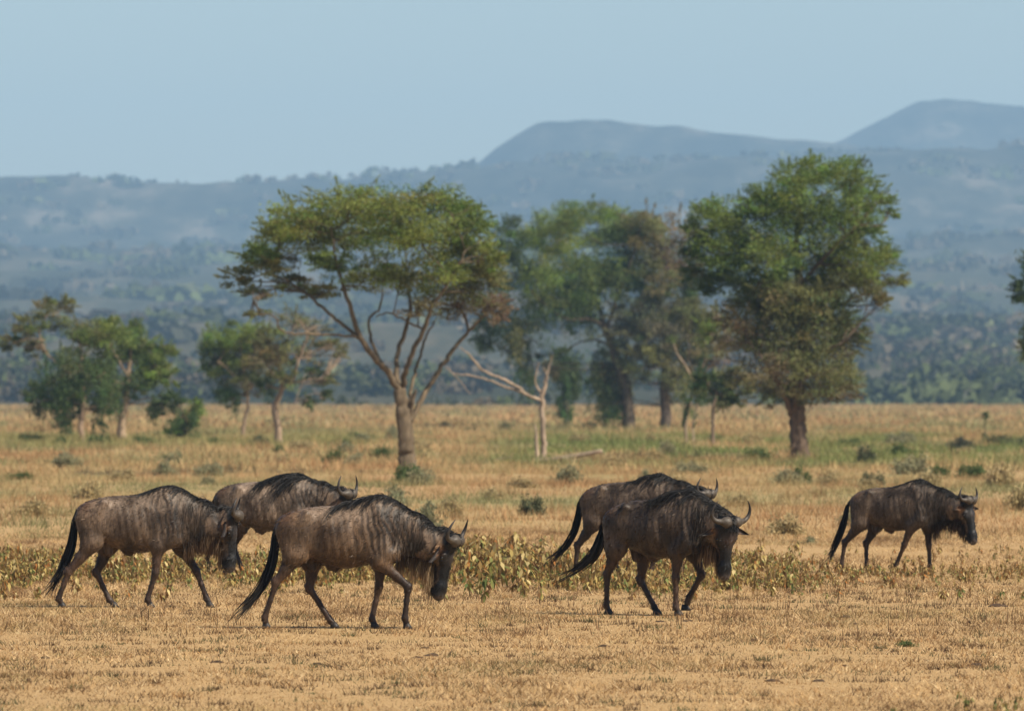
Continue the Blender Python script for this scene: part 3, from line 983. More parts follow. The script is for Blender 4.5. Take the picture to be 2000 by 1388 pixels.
ANIMALS = [
    dict(seed=101, loc=at(659, 1227), yaw=4, warm=0.95, tone=1.1, horn=1.0, mane=1.0, beard=0.30, beardmix=0.9, neckhair=300, beardcol=(0.52, 0.38, 0.23), ear=0.13,
         label='brown wildebeest with cream beard and head lowered to its bent foreleg', neck=[(0.76, 0.955), (0.945, 0.86)],
         head=dict(poll=(1.195, 0, 0.935), pitch=99, yaw=16),
         legs=dict(hn=[(-0.40, 0.76), (-0.615, 0.475), (-0.735, 0.115), (-0.715, 0.030)], hf=[(-0.26, 0.70), (-0.295, 0.405), (-0.085, 0.085), (-0.035, 0.035)],
                   fn=[(0.44, 0.69), (0.735, 0.435), (0.70, 0.115), (0.725, 0.035)], ff=[(0.43, 0.68), (0.415, 0.425), (0.345, 0.10), (0.375, 0.035)]),
         tail=[(-0.60, 1.09), (-0.64, 0.95), (-0.645, 0.80), (-0.68, 0.62), (-0.76, 0.44), (-0.89, 0.27), (-1.05, 0.10)]),
    dict(seed=202, loc=at(258, 1186), yaw=3, warm=0.45, tone=1.05, horn=0.92, girth=0.97, mane=0.55, beard=0.20, beardcol=(0.27, 0.18, 0.11), ear=0.12,
         label='striped wildebeest with orange ear patch striding behind the cream bearded one', neck=[(0.77, 0.975), (0.965, 0.90)],
         head=dict(poll=(1.15, 0, 1.06), pitch=88, yaw=2),
         legs=dict(hn=[(-0.42, 0.74), (-0.70, 0.40), (-0.815, 0.105), (-0.775, 0.030)], hf=[(-0.27, 0.70), (-0.41, 0.385), (-0.265, 0.085), (-0.210, 0.035)],
                   fn=[(0.31, 0.69), (0.275, 0.395), (0.185, 0.095), (0.220, 0.035)], ff=[(0.55, 0.66), (0.71, 0.41), (0.825, 0.105), (0.865, 0.035)]),
         tail=[(-0.60, 1.09), (-0.645, 0.98), (-0.655, 0.82), (-0.69, 0.64), (-0.77, 0.45), (-0.86, 0.28), (-0.95, 0.12)]),
    dict(seed=303, loc=at(515, 1130), yaw=10, warm=0.15, tone=1.3, horn=1.08, mane=1.25, beard=0.18, ear=0.09,
         label='pale greyish wildebeest half hidden behind two others, long mane over its shoulder', neck=[(0.76, 1.02), (0.93, 0.97)],
         head=dict(poll=(1.10, 0, 1.125), pitch=80, yaw=17),
         legs=dict(hn=[(-0.40, 0.74), (-0.52, 0.42), (-0.48, 0.10), (-0.45, 0.030)], hf=[(-0.30, 0.72), (-0.42, 0.42), (-0.30, 0.10), (-0.26, 0.035)],
                   fn=[(0.40, 0.69), (0.44, 0.41), (0.42, 0.10), (0.45, 0.035)], ff=[(0.46, 0.68), (0.55, 0.41), (0.58, 0.10), (0.62, 0.035)]),
         tail=[(-0.60, 1.09), (-0.66, 0.97), (-0.67, 0.80), (-0.68, 0.62), (-0.70, 0.46), (-0.73, 0.32), (-0.76, 0.18)]),
    dict(seed=404, loc=at(1228, 1133), yaw=24, warm=0.35, tone=0.85, horn=0.9, girth=0.95, mane=0.9, beard=0.16, ear=0.04,
         label='dark wildebeest mostly hidden behind the one with a lifted forefoot', neck=[(0.76, 1.02), (0.93, 0.99)],
         head=dict(poll=(1.08, 0, 1.135), pitch=82, yaw=14),
         legs=dict(hn=[(-0.42, 0.74), (-0.66, 0.44), (-0.70, 0.12), (-0.68, 0.030)], hf=[(-0.30, 0.72), (-0.34, 0.42), (-0.17, 0.09), (-0.13, 0.035)],
                   fn=[(0.40, 0.69), (0.42, 0.41), (0.36, 0.10), (0.39, 0.035)], ff=[(0.48, 0.68), (0.62, 0.42), (0.70, 0.10), (0.74, 0.035)]),
         tail=[(-0.60, 1.09), (-0.68, 0.97), (-0.70, 0.80), (-0.76, 0.60), (-0.86, 0.44), (-1.00, 0.30), (-1.14, 0.19)]),
    dict(seed=505, loc=at(1282, 1201), yaw=35, warm=0.4, tone=0.72, horn=1.05, mane=0.9, beard=0.22, beardcol=(0.36, 0.25, 0.15), beardmix=0.6, ear=0.06, dustface=0.9,
         label='dark wildebeest turned towards the viewer with a lifted forefoot and flying tail', neck=[(0.74, 0.97), (0.87, 0.92)],
         head=dict(poll=(0.965, -0.02, 1.05), pitch=93, yaw=26, roll=4),
         legs=dict(hn=[(-0.42, 0.72), (-0.56, 0.43), (-0.58, 0.10), (-0.555, 0.030)], hf=[(-0.24, 0.70), (-0.29, 0.37), (-0.10, 0.09), (-0.05, 0.035)],
                   fn=[(0.37, 0.69), (0.34, 0.41), (0.33, 0.10), (0.36, 0.035)], ff=[(0.40, 0.66), (0.50, 0.44), (0.34, 0.185), (0.315, 0.10)]),
         tail=[(-0.60, 1.09), (-0.68, 0.98), (-0.71, 0.84), (-0.78, 0.68), (-0.90, 0.56), (-1.06, 0.47), (-1.22, 0.40)], flare=1.25),
    dict(seed=606, loc=at(1743, 1118), scale=0.91, yaw=24, warm=0.3, tone=0.72, horn=0.88, girth=0.94, mane=0.35, beard=0.24, beardcol=(0.13, 0.09, 0.06), ear=0.02,
         label='dark wildebeest walking alone beyond the leafy weeds, long straggly throat fringe', neck=[(0.78, 1.00), (0.97, 0.94)],
         head=dict(poll=(1.19, 0, 1.085), pitch=75, yaw=16), neckhair=800,
         legs=dict(hn=[(-0.44, 0.72), (-0.70, 0.44), (-0.76, 0.12), (-0.73, 0.030)], hf=[(-0.30, 0.70), (-0.46, 0.42), (-0.45, 0.10), (-0.41, 0.035)],
                   fn=[(0.36, 0.69), (0.24, 0.42), (0.10, 0.11), (0.12, 0.035)], ff=[(0.50, 0.67), (0.52, 0.41), (0.54, 0.10), (0.57, 0.035)]),
         tail=[(-0.60, 1.09), (-0.70, 0.98), (-0.74, 0.80), (-0.80, 0.60), (-0.88, 0.42), (-0.95, 0.28), (-1.00, 0.16)]),
]
for sp_ in ANIMALS:
    wildebeest(sp_)


# ------------------------------------------------------------------ trees
def leaf_quads(acc, cen, ax, ln, wd, cols, nrm=None):
    """rhombic leaf sprays: centres, long axes, lengths, widths"""
    n = len(cen)
    ax = ax / (np.linalg.norm(ax, axis=1)[:, None] + 1e-9)
    rv = rng.normal(0, 1, (n, 3)) if nrm is None else nrm
    sd = np.cross(ax, rv); sd /= np.linalg.norm(sd, axis=1)[:, None] + 1e-9
    a = ax * (ln / 2)[:, None]; b = sd * (wd / 2)[:, None]
    V = np.stack([cen - a, cen + b - a * 0.1, cen + a, cen - b - a * 0.1], 1).reshape(-1, 3)
    F = np.arange(n * 4).reshape(-1, 4)
    acc.add(V, F, np.repeat(cols, 4, 0))


def in_ball(n, shell=0.4):
    v = rng.normal(0, 1, (n, 3))
    v /= np.linalg.norm(v, axis=1)[:, None] + 1e-9
    return v * (rng.uniform(0, 1, n) ** shell)[:, None]


GREENS = {
    'lime': (0.142, 0.168, 0.040), 'green': (0.118, 0.162, 0.038), 'deep': (0.066, 0.098, 0.034), 'olive': (0.130, 0.135, 0.052),
    'brown': (0.150, 0.128, 0.066), 'grey': (0.135, 0.140, 0.080), 'rust': (0.16, 0.115, 0.070),
}


def make_tree(name, label, base, trunk, limbs, blobs, leaf=0.10, dens=1.0, depth=0.8, bark=(0.17, 0.125, 0.085), group=None, cat='tree', seed=1, twigs=5, loose=1.0, fat=1.15):
    """trunk / limbs: lists of (px, py, radius m[, depth m]); blobs: (px, py, rx, ry, colour[, style])"""
    global rng
    keep = rng
    rng = np.random.default_rng(seed)
    bx, by = base
    d = dist(by)
    s = K * d
    X0 = (bx - 1000) * s
    root = thing(name, (X0, d, gz(X0, d) - 0.03), label, cat, group)
    bark = np.array(bark)

    def conv(p):
        return np.array([(p[0] - bx) * s, p[3] if len(p) > 3 else 0.0, (by - p[1]) * s, p[2]])
    skel = []

    def wood(pname, pts, sides):
        P = np.array([conv(p) for p in pts])
        path = smooth_path(P, max(6, 5 * len(pts)))
        n = len(path)
        path[1:-1, :3] += rng.normal(0, 0.012 * (1 + P[0, 3] * 2), (n - 2, 3))
        path[:, 3] *= 0.64 if (pname == 'limb' or not blobs) else 0.9
        a = Acc()
        add_tube(a, path[:, :3], np.maximum(path[:, 3], 0.01), bark, sides, 0.22)
        a.c[-1] *= rng.uniform(0.8, 1.2, (len(a.c[-1]), 1)).astype(np.float32)
        a.build(pname, M_bark, root, True)
        skel.append(path)
    tk = [list(trunk[0])] + [list(t) for t in trunk[1:]]
    tk[0][2] *= 1.12
    wood('trunk', tk, 12)
    for lb in limbs:
        wood('limb', lb, 8)
    sk = np.vstack(skel) if skel else None
    xs = [b[0] for b in blobs] or [bx]
    cx = (min(xs) + max(xs)) / 2; hw = max((max(xs) - min(xs)) / 2, 10)
    tw = Acc(); lf = Acc()
    for b in blobs:
        px, py, rx, ry, cname = b[:5]
        style = b[5] if len(b) > 5 else 'u'
        col = np.array(GREENS[cname])
        e = max(0.15, 1 - ((px - cx) / (hw * 1.15)) ** 2) ** 0.5
        for rep_ in range(2):
            dy = (rng.uniform(-1, 1) if rep_ else rng.uniform(-0.5, 0.5)) * hw * s * depth * e
            c = np.array([(px - bx + rng.uniform(-.12, .12) * rx) * s, dy, (by - py + rng.uniform(-.12, .12) * ry) * s])
            R = np.array([rx * 1.05, rx * 0.85, ry * 1.25 * fat]) * s * (1.0 if rep_ == 0 else 0.9)
            # branch from the skeleton into the clump
            low = sk[sk[:, 2] < c[2] - 0.15 * R[2]] if len(sk) else sk
            if len(low) == 0:
                low = sk
            q = low[np.argmin(np.linalg.norm((low[:, :3] - c) * [1, 0.7, 0.75], axis=1))]
            mid = q[:3] * 0.45 + c * 0.55 + rng.normal(0, 0.12, 3) * np.linalg.norm(c - q[:3])
            mid[2] = max(mid[2], q[2])
            r0 = min(q[3] * 0.7, 0.05)
            br = smooth_path(np.array([q[:3], mid, c]), 7)
            add_tube(tw, br, np.linspace(r0, 0.014, 7), bark * 0.8, 5)
            nt_ = twigs * (2 if style == 't' else 1)
            for k in range(nt_):
                v = in_ball(1, 0.25)[0]
                if style == 'w': v[2] = -abs(v[2])
                e1 = c + v * R * 1.02
                st_ = br[rng.integers(3, 7)]
                m_ = (st_ + e1) / 2 + rng.normal(0, 0.10, 3) * R
                add_tube(tw, smooth_path(np.array([st_, m_, e1]), 4), np.linspace(0.017, 0.006, 4) * (1.5 if style == 't' else 1), bark * (0.75 if style != 't' else 1.0), 3)
            # sprays that reach out of the clump and fray the outline
            cc0 = np.array([(cx - bx) * s, 0, c[2] - R[2] * 0.4])
            for k in range(5 if style != 'w' else 2):
                od = (c - cc0); od = od / (np.linalg.norm(od) + 1e-6)
                dv = in_ball(1, 0.1)[0] + od * 0.9 + np.array([0, 0, 0.25]); dv /= np.linalg.norm(dv)
                p0 = c + dv * R * 0.6; p1 = c + dv * (R * 1.0 + rng.uniform(0.15, 0.55) * R[0] * np.array([1, 1, 0.8])) + rng.normal(0, 0.05, 3) * R
                add_tube(tw, np.linspace(p0, p1, 3), [0.012, 0.009, 0.005], bark * 0.8, 3)
                ns = int(70 * (R[0] / 1.0) * dens * (0.1 / leaf))
                tt = rng.uniform(0, 1, ns)
                Pp = p0 + tt[:, None] * (p1 - p0) + rng.normal(0, 0.07, (ns, 3)) * R[0] * (1.15 - tt)[:, None]
                leaf_quads(lf, Pp, rng.normal(0, .6, (ns, 3)) + dv, leaf * rng.uniform(0.7, 1.4, ns), leaf * rng.uniform(0.25, 0.5, ns), np.clip(col * 1.22 * rng.uniform(0.75, 1.35, (ns, 1)), 0, 1))
            lp = leaf * leaf * 0.24 / (s * s)
            n = int(dens * 4.2 * math.pi * rx * ry / lp * (0.5 if style == 't' else 0.85 if style == 'w' else 1.0) * (0.6 if rep_ else 0.75))
            npf = max(5, int(rx * ry / 100))
            pc = in_ball(npf, 0.45) * R
            if style == 'u':
                pc[:, 2] = np.abs(pc[:, 2]) * np.where(rng.uniform(0, 1, npf) < 0.6, 1, -1)
            which = rng.integers(0, npf, n)
            pr = R * rng.uniform(0.12, 0.30, npf)[:, None] * loose
            tint = rng.uniform(0.55, 1.45, npf)[:, None] * np.ones(3)
            tint *= 1 + rng.normal(0, 0.10, (npf, 3))
            if style == 'w':
                P = c + pc[which] + rng.normal(0, 1, (n, 3)) * (pr[which] * [0.95, 0.95, 0.35])
                drop = rng.uniform(0, 1, n) ** 0.8
                hang = rng.uniform(0.15, 1.15, npf)[which] ** 1.3 * R[2] * 1.25
                P[:, 2] -= drop * hang
                ax = np.stack([rng.normal(0, .25, n), rng.normal(0, .25, n), -np.ones(n)], 1)
            else:
                P = c + pc[which] + np.clip(rng.normal(0, 1, (n, 3)), -1.7, 1.7) * pr[which] * [1, 1, 0.7]
                ax = rng.normal(0, 1, (n, 3)) + np.array([0, 0, 0.35])
            P[:, 2] = np.maximum(P[:, 2], 0.12)
            cc = col * 1.22 * tint[which] * rng.uniform(0.7, 1.3, (n, 1))
            leaf_quads(lf, P, ax, leaf * rng.uniform(0.7, 1.5, n), leaf * rng.uniform(0.25, 0.5, n), np.clip(cc, 0.005, 1))
    if tw.n:
        tw.build('twigs', M_bark, root, True)['kind'] = 'stuff'
    if lf.n:
        lf.build('crown', M_leaf, root)['kind'] = 'stuff'
    rng = keep
    return root


make_tree('umbrella_acacia', 'spreading umbrella acacia with a forked bare trunk and flat yellow-green top', (795, 925),
    [(797, 926, .30), (795, 890, .285), (791, 840, .265), (786, 790, .24), (780, 758, .20)],
    [[(783, 770, .17), (760, 728, .15, -.3), (735, 700, .14, -.6), (706, 662, .12, -.8), (694, 625, .11, -.9), (672, 560, .085, -1.0), (655, 500, .06, -1.1), (650, 450, .03, -1.2)],
     [(706, 662, .10, -.8), (665, 630, .085, -.6), (625, 595, .075, -.3), (580, 560, .06, 0), (530, 535, .04, .2), (480, 545, .02, .4)],
     [(700, 658, .07, -.8), (650, 653, .055, -1.2), (590, 652, .05, -1.6), (552, 646, .04, -1.9), (540, 620, .03, -2.0), (500, 612, .015, -2.1)],
     [(782, 765, .15), (773, 715, .12, .5), (785, 660, .10, .9), (800, 605, .085, 1.2), (795, 545, .06, 1.4), (790, 480, .03, 1.6)],
     [(745, 712, .09, -.5), (728, 668, .075, -.2), (720, 625, .06, .1), (742, 598, .05, .3), (750, 540, .03, .6)],
     [(786, 755, .14), (800, 700, .11, -.5), (828, 645, .10, -.9), (848, 592, .08, -1.2), (885, 540, .05, -1.5), (910, 490, .03, -1.6)],
     [(830, 645, .06, -.9), (790, 625, .05, -.8), (762, 610, .04, -.6), (735, 618, .03, -.4)],
     [(800, 825, .13), (822, 782, .12, .3), (845, 742, .11, .7), (872, 700, .10, 1.0), (895, 668, .085, 1.2), (930, 630, .065, 1.4), (965, 595, .04, 1.5)],
     [(800, 790, .10), (806, 745, .075, .7), (818, 700, .06, 1.0), (830, 660, .05, 1.3), (848, 625, .035, 1.5)],
     [(800, 812, .09), (806, 780, .10, -.2), (812, 760, .05, -.25)]],
    [(585, 432, 62, 34, 'lime'), (680, 410, 80, 36, 'lime'), (770, 402, 90, 32, 'lime'), (860, 408, 66, 34, 'green'), (915, 440, 50, 34, 'green'), (545, 465, 50, 30, 'lime'),
     (640, 462, 80, 36, 'lime'), (735, 462, 90, 40, 'green'), (825, 470, 80, 40, 'lime'), (915, 490, 60, 36, 'lime'), (955, 505, 30, 24, 'lime'), (515, 500, 46, 24, 'green'), (468, 542, 34, 18, 'olive'), (540, 520, 44, 22, 'olive'),
     (650, 520, 50, 22, 'green'), (575, 560, 40, 18, 'olive'), (720, 540, 55, 24, 'lime'), (790, 545, 60, 30, 'olive'), (860, 540, 60, 36, 'lime'), (930, 555, 60, 36, 'olive'), (890, 600, 55, 26, 'brown', 't'), (965, 600, 36, 26, 'rust', 't'), (820, 600, 40, 20, 'brown', 't'),
     (505, 570, 34, 12, 'olive', 't'), (640, 570, 36, 14, 'olive'), (510, 612, 24, 8, 'olive', 't')],
    leaf=0.095, dens=0.85, fat=1.0, seed=21, bark=(0.125, 0.094, 0.062))

make_tree('dead_tree', 'pale dead tree with a broken top and one long bare branch reaching to the acacia', (1061, 897),
    [(1060, 898, .17), (1062, 860, .16), (1059, 820, .15), (1058, 785, .14), (1062, 760, .12), (1068, 735, .06), (1062, 715, .02)],
    [[(1058, 780, .10), (1030, 768, .09, -.2), (1010, 752, .085, -.3), (975, 735, .08, -.5), (945, 722, .07, -.6), (925, 700, .06, -.8), (905, 680, .035, -1.0), (898, 678, .02, -1.0)],
     [(1020, 762, .07, -.3), (985, 752, .06, -.1), (950, 738, .05, .2), (915, 730, .045, .4), (890, 728, .035, .5), (870, 715, .02, .6)],
     [(885, 728, .03, .5), (905, 750, .02, .5), (918, 768, .01, .5)], [(1062, 745, .06), (1072, 715, .04, .1), (1080, 690, .02, .2)], [(1056, 765, .06), (1045, 740, .04, -.1), (1052, 705, .02, -.2)]],
    [], bark=(0.27, 0.205, 0.15), seed=22)

make_tree('weeping_tree', 'tall dark weeping tree behind the dead pale tree, thick leaning trunk', (1226, 838),
    [(1228, 839, .42), (1226, 800, .40), (1222, 760, .36), (1206, 705, .32), (1188, 655, .28), (1176, 625, .22)],
    [[(1180, 635, .2), (1150, 622, .16, -.8), (1110, 622, .13, -1.6), (1070, 600, .1, -2.2), (1030, 560, .06, -2.8)], [(1180, 630, .2), (1160, 570, .15, 1), (1130, 510, .1, 1.8), (1110, 460, .05, 2.4)],
     [(1200, 680, .14), (1165, 662, .10, .8), (1130, 668, .07, 1.4), (1095, 690, .04, 2)], [(1185, 640, .18), (1210, 570, .13, -.9), (1235, 500, .08, -1.6), (1245, 460, .04, -2)]],
    [(1000, 470, 42, 30, 'deep'), (1060, 455, 55, 32, 'green'), (1130, 442, 60, 32, 'green'), (1195, 438, 52, 32, 'green'), (1245, 450, 40, 30, 'olive'), (1000, 520, 45, 36, 'deep', 'w'), (1065, 515, 60, 40, 'green', 'w'),
     (1140, 505, 65, 42, 'green', 'w'), (1215, 495, 50, 40, 'deep'), (1060, 575, 50, 40, 'deep', 'w'), (1110, 560, 50, 36, 'deep', 'w'), (975, 615, 36, 36, 'deep', 'w'), (1010, 640, 32, 34, 'olive', 'w'), (1180, 550, 50, 30, 'deep'), (940, 650, 22, 24, 'deep', 'w'), (1140, 590, 40, 34, 'deep', 'w'), (1030, 700, 26, 30, 'deep', 'w'), (1170, 720, 26, 40, 'deep', 'w')],
    leaf=0.175, dens=0.95, seed=23, bark=(0.085, 0.068, 0.052), group='trees on the plain')

make_tree('weeping_tree', 'small drooping dark tree just beside the dead pale trunk', (1106, 832),
    [(1106, 833, .2), (1105, 800, .18), (1104, 765, .15), (1104, 730, .09)], [[(1104, 760, .09), (1118, 735, .07, .3), (1128, 715, .04, .6)], [(1104, 750, .08), (1085, 728, .05, -.5), (1075, 712, .03, -.8)]],
    [(1085, 712, 26, 20, 'olive', 'w'), (1118, 715, 26, 22, 'deep', 'w'), (1105, 700, 26, 16, 'deep'), (1122, 745, 20, 26, 'deep', 'w'), (1096, 745, 20, 24, 'deep', 'w'), (1106, 785, 16, 24, 'deep', 'w')], leaf=0.175, dens=0.95, seed=24, bark=(0.085, 0.068, 0.052), group='trees on the plain')

make_tree('olive_grey_tree', 'olive-grey rounded tree on a straight dark trunk beyond the green forbs', (1301, 838),
    [(1301, 839, .36), (1300, 800, .33), (1298, 750, .30), (1302, 700, .24), (1300, 650, .14)],
    [[(1300, 720, .16), (1270, 680, .12, .6), (1240, 640, .07, 1.2)], [(1300, 700, .16), (1335, 660, .11, -.8), (1350, 625, .06, -1.4)], [(1300, 745, .12), (1325, 720, .10, -1.5), (1345, 690, .06, -2.0), (1340, 650, .04, -2.2)], [(1301, 650, .14), (1290, 600, .10), (1300, 540, .08, .5), (1290, 480, .05, .9)]],
    [(1240, 618, 46, 30, 'grey'), (1290, 602, 48, 32, 'grey'), (1340, 615, 46, 34, 'olive'), (1225, 650, 38, 26, 'grey'), (1275, 655, 55, 32, 'grey'), (1335, 665, 50, 34, 'olive'), (1215, 700, 42, 30, 'olive', 'w'), (1260, 705, 46, 26, 'olive'),
     (1190, 735, 34, 36, 'olive', 'w'), (1200, 780, 36, 30, 'deep', 'w'), (1265, 450, 50, 30, 'brown', 't'), (1315, 470, 50, 34, 'brown', 't'), (1275, 500, 55, 30, 'brown', 't'), (1330, 520, 45, 32, 'rust', 't'), (1285, 545, 55, 28, 'olive'), (1230, 540, 46, 30, 'deep'), (1355, 560, 40, 34, 'deep'), (1370, 650, 34, 34, 'olive'), (1315, 720, 40, 28, 'olive', 'w'), (1360, 720, 30, 26, 'deep', 'w')],
    leaf=0.175, dens=0.95, seed=25, bark=(0.09, 0.07, 0.055), group='trees on the plain')

make_tree('broad_tree', 'tallest bright green tree with a thick fluted trunk and brown lower foliage', (1560, 895),
    [(1561, 896, .37), (1559, 860, .35), (1556, 815, .33), (1554, 775, .31), (1562, 710, .27), (1566, 640, .24), (1560, 560, .19), (1556, 480, .12), (1560, 400, .05)],
    [[(1553, 830, .16), (1541, 795, .15, -.3), (1528, 765, .12, -.7), (1505, 725, .08, -1.2), (1480, 690, .04, -1.6)], [(1566, 660, .16), (1610, 615, .12, .8), (1660, 585, .08, 1.5), (1720, 560, .04, 2)], [(1564, 620, .16), (1520, 560, .11, .3), (1450, 515, .07, .6), (1385, 490, .04, .8)],
     [(1560, 560, .13), (1610, 500, .1, -1), (1670, 440, .06, -1.8)], [(1558, 500, .1), (1530, 430, .07, 1), (1510, 380, .04, 1.6)], [(1560, 720, .12), (1600, 690, .08, -1.2), (1640, 670, .05, -2)], [(1560, 740, .1), (1590, 760, .07, 1.4), (1620, 765, .04, 2)]],
    [(1595, 345, 62, 32, 'green'), (1545, 365, 50, 34, 'green'), (1655, 355, 54, 36, 'green'), (1700, 395, 44, 26, 'green'), (1738, 415, 18, 9, 'green'), (1495, 395, 40, 24, 'green'), (1400, 425, 52, 28, 'green'), (1450, 430, 62, 36, 'green'), (1540, 430, 80, 44, 'green'), (1635, 430, 70, 48, 'green'), (1690, 450, 34, 30, 'green'),
     (1365, 470, 34, 34, 'deep'), (1430, 490, 70, 40, 'green'), (1515, 500, 70, 42, 'green'), (1600, 500, 60, 38, 'lime'), (1665, 505, 60, 36, 'lime'), (1718, 505, 34, 26, 'green'), (1745, 548, 24, 12, 'olive'), (1385, 535, 52, 34, 'deep'), (1455, 550, 46, 28, 'deep'), (1520, 552, 34, 22, 'green'), (1640, 550, 64, 30, 'olive'), (1600, 580, 60, 30, 'olive'), (1695, 575, 40, 22, 'olive'), (1720, 590, 20, 14, 'olive'),
     (1520, 610, 55, 38, 'olive'), (1590, 640, 66, 44, 'olive', 't'), (1540, 680, 66, 44, 'olive', 't'), (1640, 670, 46, 40, 'olive'), (1470, 600, 50, 36, 'olive'), (1450, 640, 46, 34, 'brown', 't'), (1680, 655, 20, 14, 'olive'), (1480, 670, 46, 40, 'olive'), (1500, 725, 62, 40, 'brown', 't'), (1580, 720, 76, 42, 'olive', 't'), (1640, 735, 42, 34, 'olive'), (1520, 765, 48, 24, 'olive'), (1605, 765, 55, 20, 'brown'), (1560, 670, 60, 60, 'olive', 't'), (1530, 580, 60, 34, 'olive'), (1610, 600, 60, 34, 'green', 't')],
    leaf=0.115, dens=0.85, seed=26, bark=(0.115, 0.082, 0.058), depth=0.75)

make_tree('slender_tree', 'slender double-stemmed tree with loose dark foliage left of the thick trunk', (1346, 868),
    [(1341, 869, .07), (1340, 830, .065), (1346, 790, .06), (1360, 745, .05), (1380, 700, .04)],
    [[(1354, 869, .07), (1354, 825, .06, .4), (1362, 785, .05, .5), (1356, 740, .04, .6), (1345, 700, .035, .5)], [(1356, 745, .07, -.3), (1338, 715, .06, -.4), (1322, 690, .05, -.5), (1316, 672, .03, -.5)], [(1400, 700, .07, -.2), (1412, 655, .055, -.2), (1425, 615, .045, -.3), (1410, 590, .03, -.4)], [(1370, 735, .06), (1400, 700, .06, -.2)]],
    [(1400, 620, 26, 22, 'olive', 't'), (1380, 650, 26, 20, 'green'), (1420, 660, 34, 26, 'brown', 't'), (1375, 770, 24, 22, 'deep'), (1345, 785, 18, 20, 'deep', 'w'), (1400, 690, 30, 24, 'brown')], leaf=0.15, dens=0.7, seed=27, bark=(0.24, 0.18, 0.125), group='trees on the plain')

make_tree('slender_tree', 'single thin-stemmed tree with a dark clump of leaves beside the thick trunk', (1393, 872),
    [(1393, 873, .085), (1392, 835, .08), (1393, 800, .075), (1400, 765, .06)], [[(1393, 800, .05), (1412, 775, .04, .4), (1430, 750, .03, .7)]],
    [(1395, 765, 36, 24, 'deep'), (1430, 740, 34, 26, 'olive'), (1415, 780, 36, 18, 'deep'), (1375, 745, 22, 18, 'deep'), (1450, 770, 26, 18, 'olive')], leaf=0.145, dens=0.8, seed=28, bark=(0.15, 0.11, 0.08), group='trees on the plain')

make_tree('drooping_tree', 'drooping tree with a pale slanting trunk and one raised ragged bough', (160, 862),
    [(162, 863, .17), (158, 830, .15), (162, 790, .14), (164, 740, .12), (158, 690, .09)],
    [[(164, 760, .08), (130, 720, .07, -.7), (95, 690, .06, -1.1), (80, 650, .05, -1.3), (95, 615, .03, -1.4)], [(163, 740, .08), (195, 700, .06, .8), (215, 670, .04, 1.2)], [(90, 665, .04, -1.3), (60, 660, .03, -1.5), (30, 670, .02, -1.7)]],
    [(100, 612, 34, 20, 'olive'), (125, 600, 20, 14, 'olive'), (60, 640, 34, 20, 'olive'), (25, 668, 28, 14, 'olive'), (75, 680, 20, 14, 'olive'), (160, 660, 44, 24, 'olive'), (205, 655, 44, 24, 'green'), (120, 720, 40, 34, 'deep', 'w'), (165, 710, 50, 34, 'deep', 'w'), (85, 745, 34, 30, 'deep', 'w'), (130, 765, 40, 30, 'deep', 'w'), (205, 730, 36, 40, 'deep', 'w'), (70, 780, 22, 18, 'deep', 'w'), (195, 790, 22, 26, 'deep', 'w'), (130, 805, 24, 18, 'deep', 'w')],
    leaf=0.14, dens=1.0, fat=1.25, seed=29, bark=(0.25, 0.18, 0.125), group='trees on the plain')

make_tree('drooping_tree', 'leafy green tree with a stout pale trunk beside the slanting-trunked one', (238, 856),
    [(237, 857, .24), (238, 825, .22), (243, 790, .20), (250, 745, .14), (255, 700, .09)],
    [[(245, 790, .1), (258, 770, .09, .4), (275, 740, .06, .9), (300, 710, .04, 1.3)], [(252, 740, .08), (232, 700, .06, -.8), (215, 670, .03, -1.2)]],
    [(215, 655, 34, 22, 'green'), (250, 660, 36, 24, 'green'), (285, 680, 34, 22, 'green'), (315, 690, 26, 18, 'green'), (332, 685, 14, 8, 'green'), (245, 705, 44, 30, 'deep'), (295, 720, 36, 24, 'green'), (325, 735, 24, 16, 'green'), (225, 745, 30, 30, 'deep', 'w'), (280, 755, 36, 18, 'deep'), (300, 785, 22, 18, 'deep', 'w')],
    leaf=0.14, dens=1.0, fat=1.25, seed=30, bark=(0.26, 0.19, 0.125), group='trees on the plain')

make_tree('drooping_bush', 'low dense green bush standing beside the stout pale trunk', (362, 858),
    [(362, 859, .05), (360, 830, .045), (356, 800, .03)], [[(361, 840, .03), (340, 815, .025, .3), (320, 795, .015, .5)], [(361, 835, .03), (378, 810, .02, -.3), (388, 795, .012, -.5)]],
    [(340, 782, 30, 16, 'deep'), (372, 800, 26, 20, 'green'), (355, 815, 30, 24, 'deep', 'w'), (385, 790, 12, 10, 'green'), (315, 790, 18, 12, 'deep'), (365, 838, 26, 14, 'deep'), (345, 845, 26, 10, 'green')], leaf=0.14, dens=1.0, seed=31, bark=(0.14, 0.10, 0.07), cat='bush')

make_tree('round_tree', 'round-crowned green tree on a thin bent stem beyond the gnarled one', (475, 852),
    [(473, 853, .12), (477, 825, .11), (484, 790, .10), (480, 755, .08), (476, 720, .06)], [[(481, 770, .06), (500, 745, .045, .6), (515, 720, .03, 1)], [(480, 760, .06), (450, 725, .045, -.6), (425, 705, .03, -1)]],
    [(430, 680, 36, 30, 'green'), (470, 662, 40, 26, 'green'), (505, 675, 34, 26, 'olive'), (415, 705, 26, 22, 'deep'), (455, 705, 40, 28, 'green'), (500, 715, 36, 28, 'olive'), (440, 740, 34, 22, 'deep', 'w'), (490, 745, 30, 20, 'olive', 'w'), (450, 775, 18, 14, 'deep', 'w')],
    leaf=0.14, dens=1.0, fat=1.25, seed=32, bark=(0.22, 0.16, 0.11), group='trees on the plain')

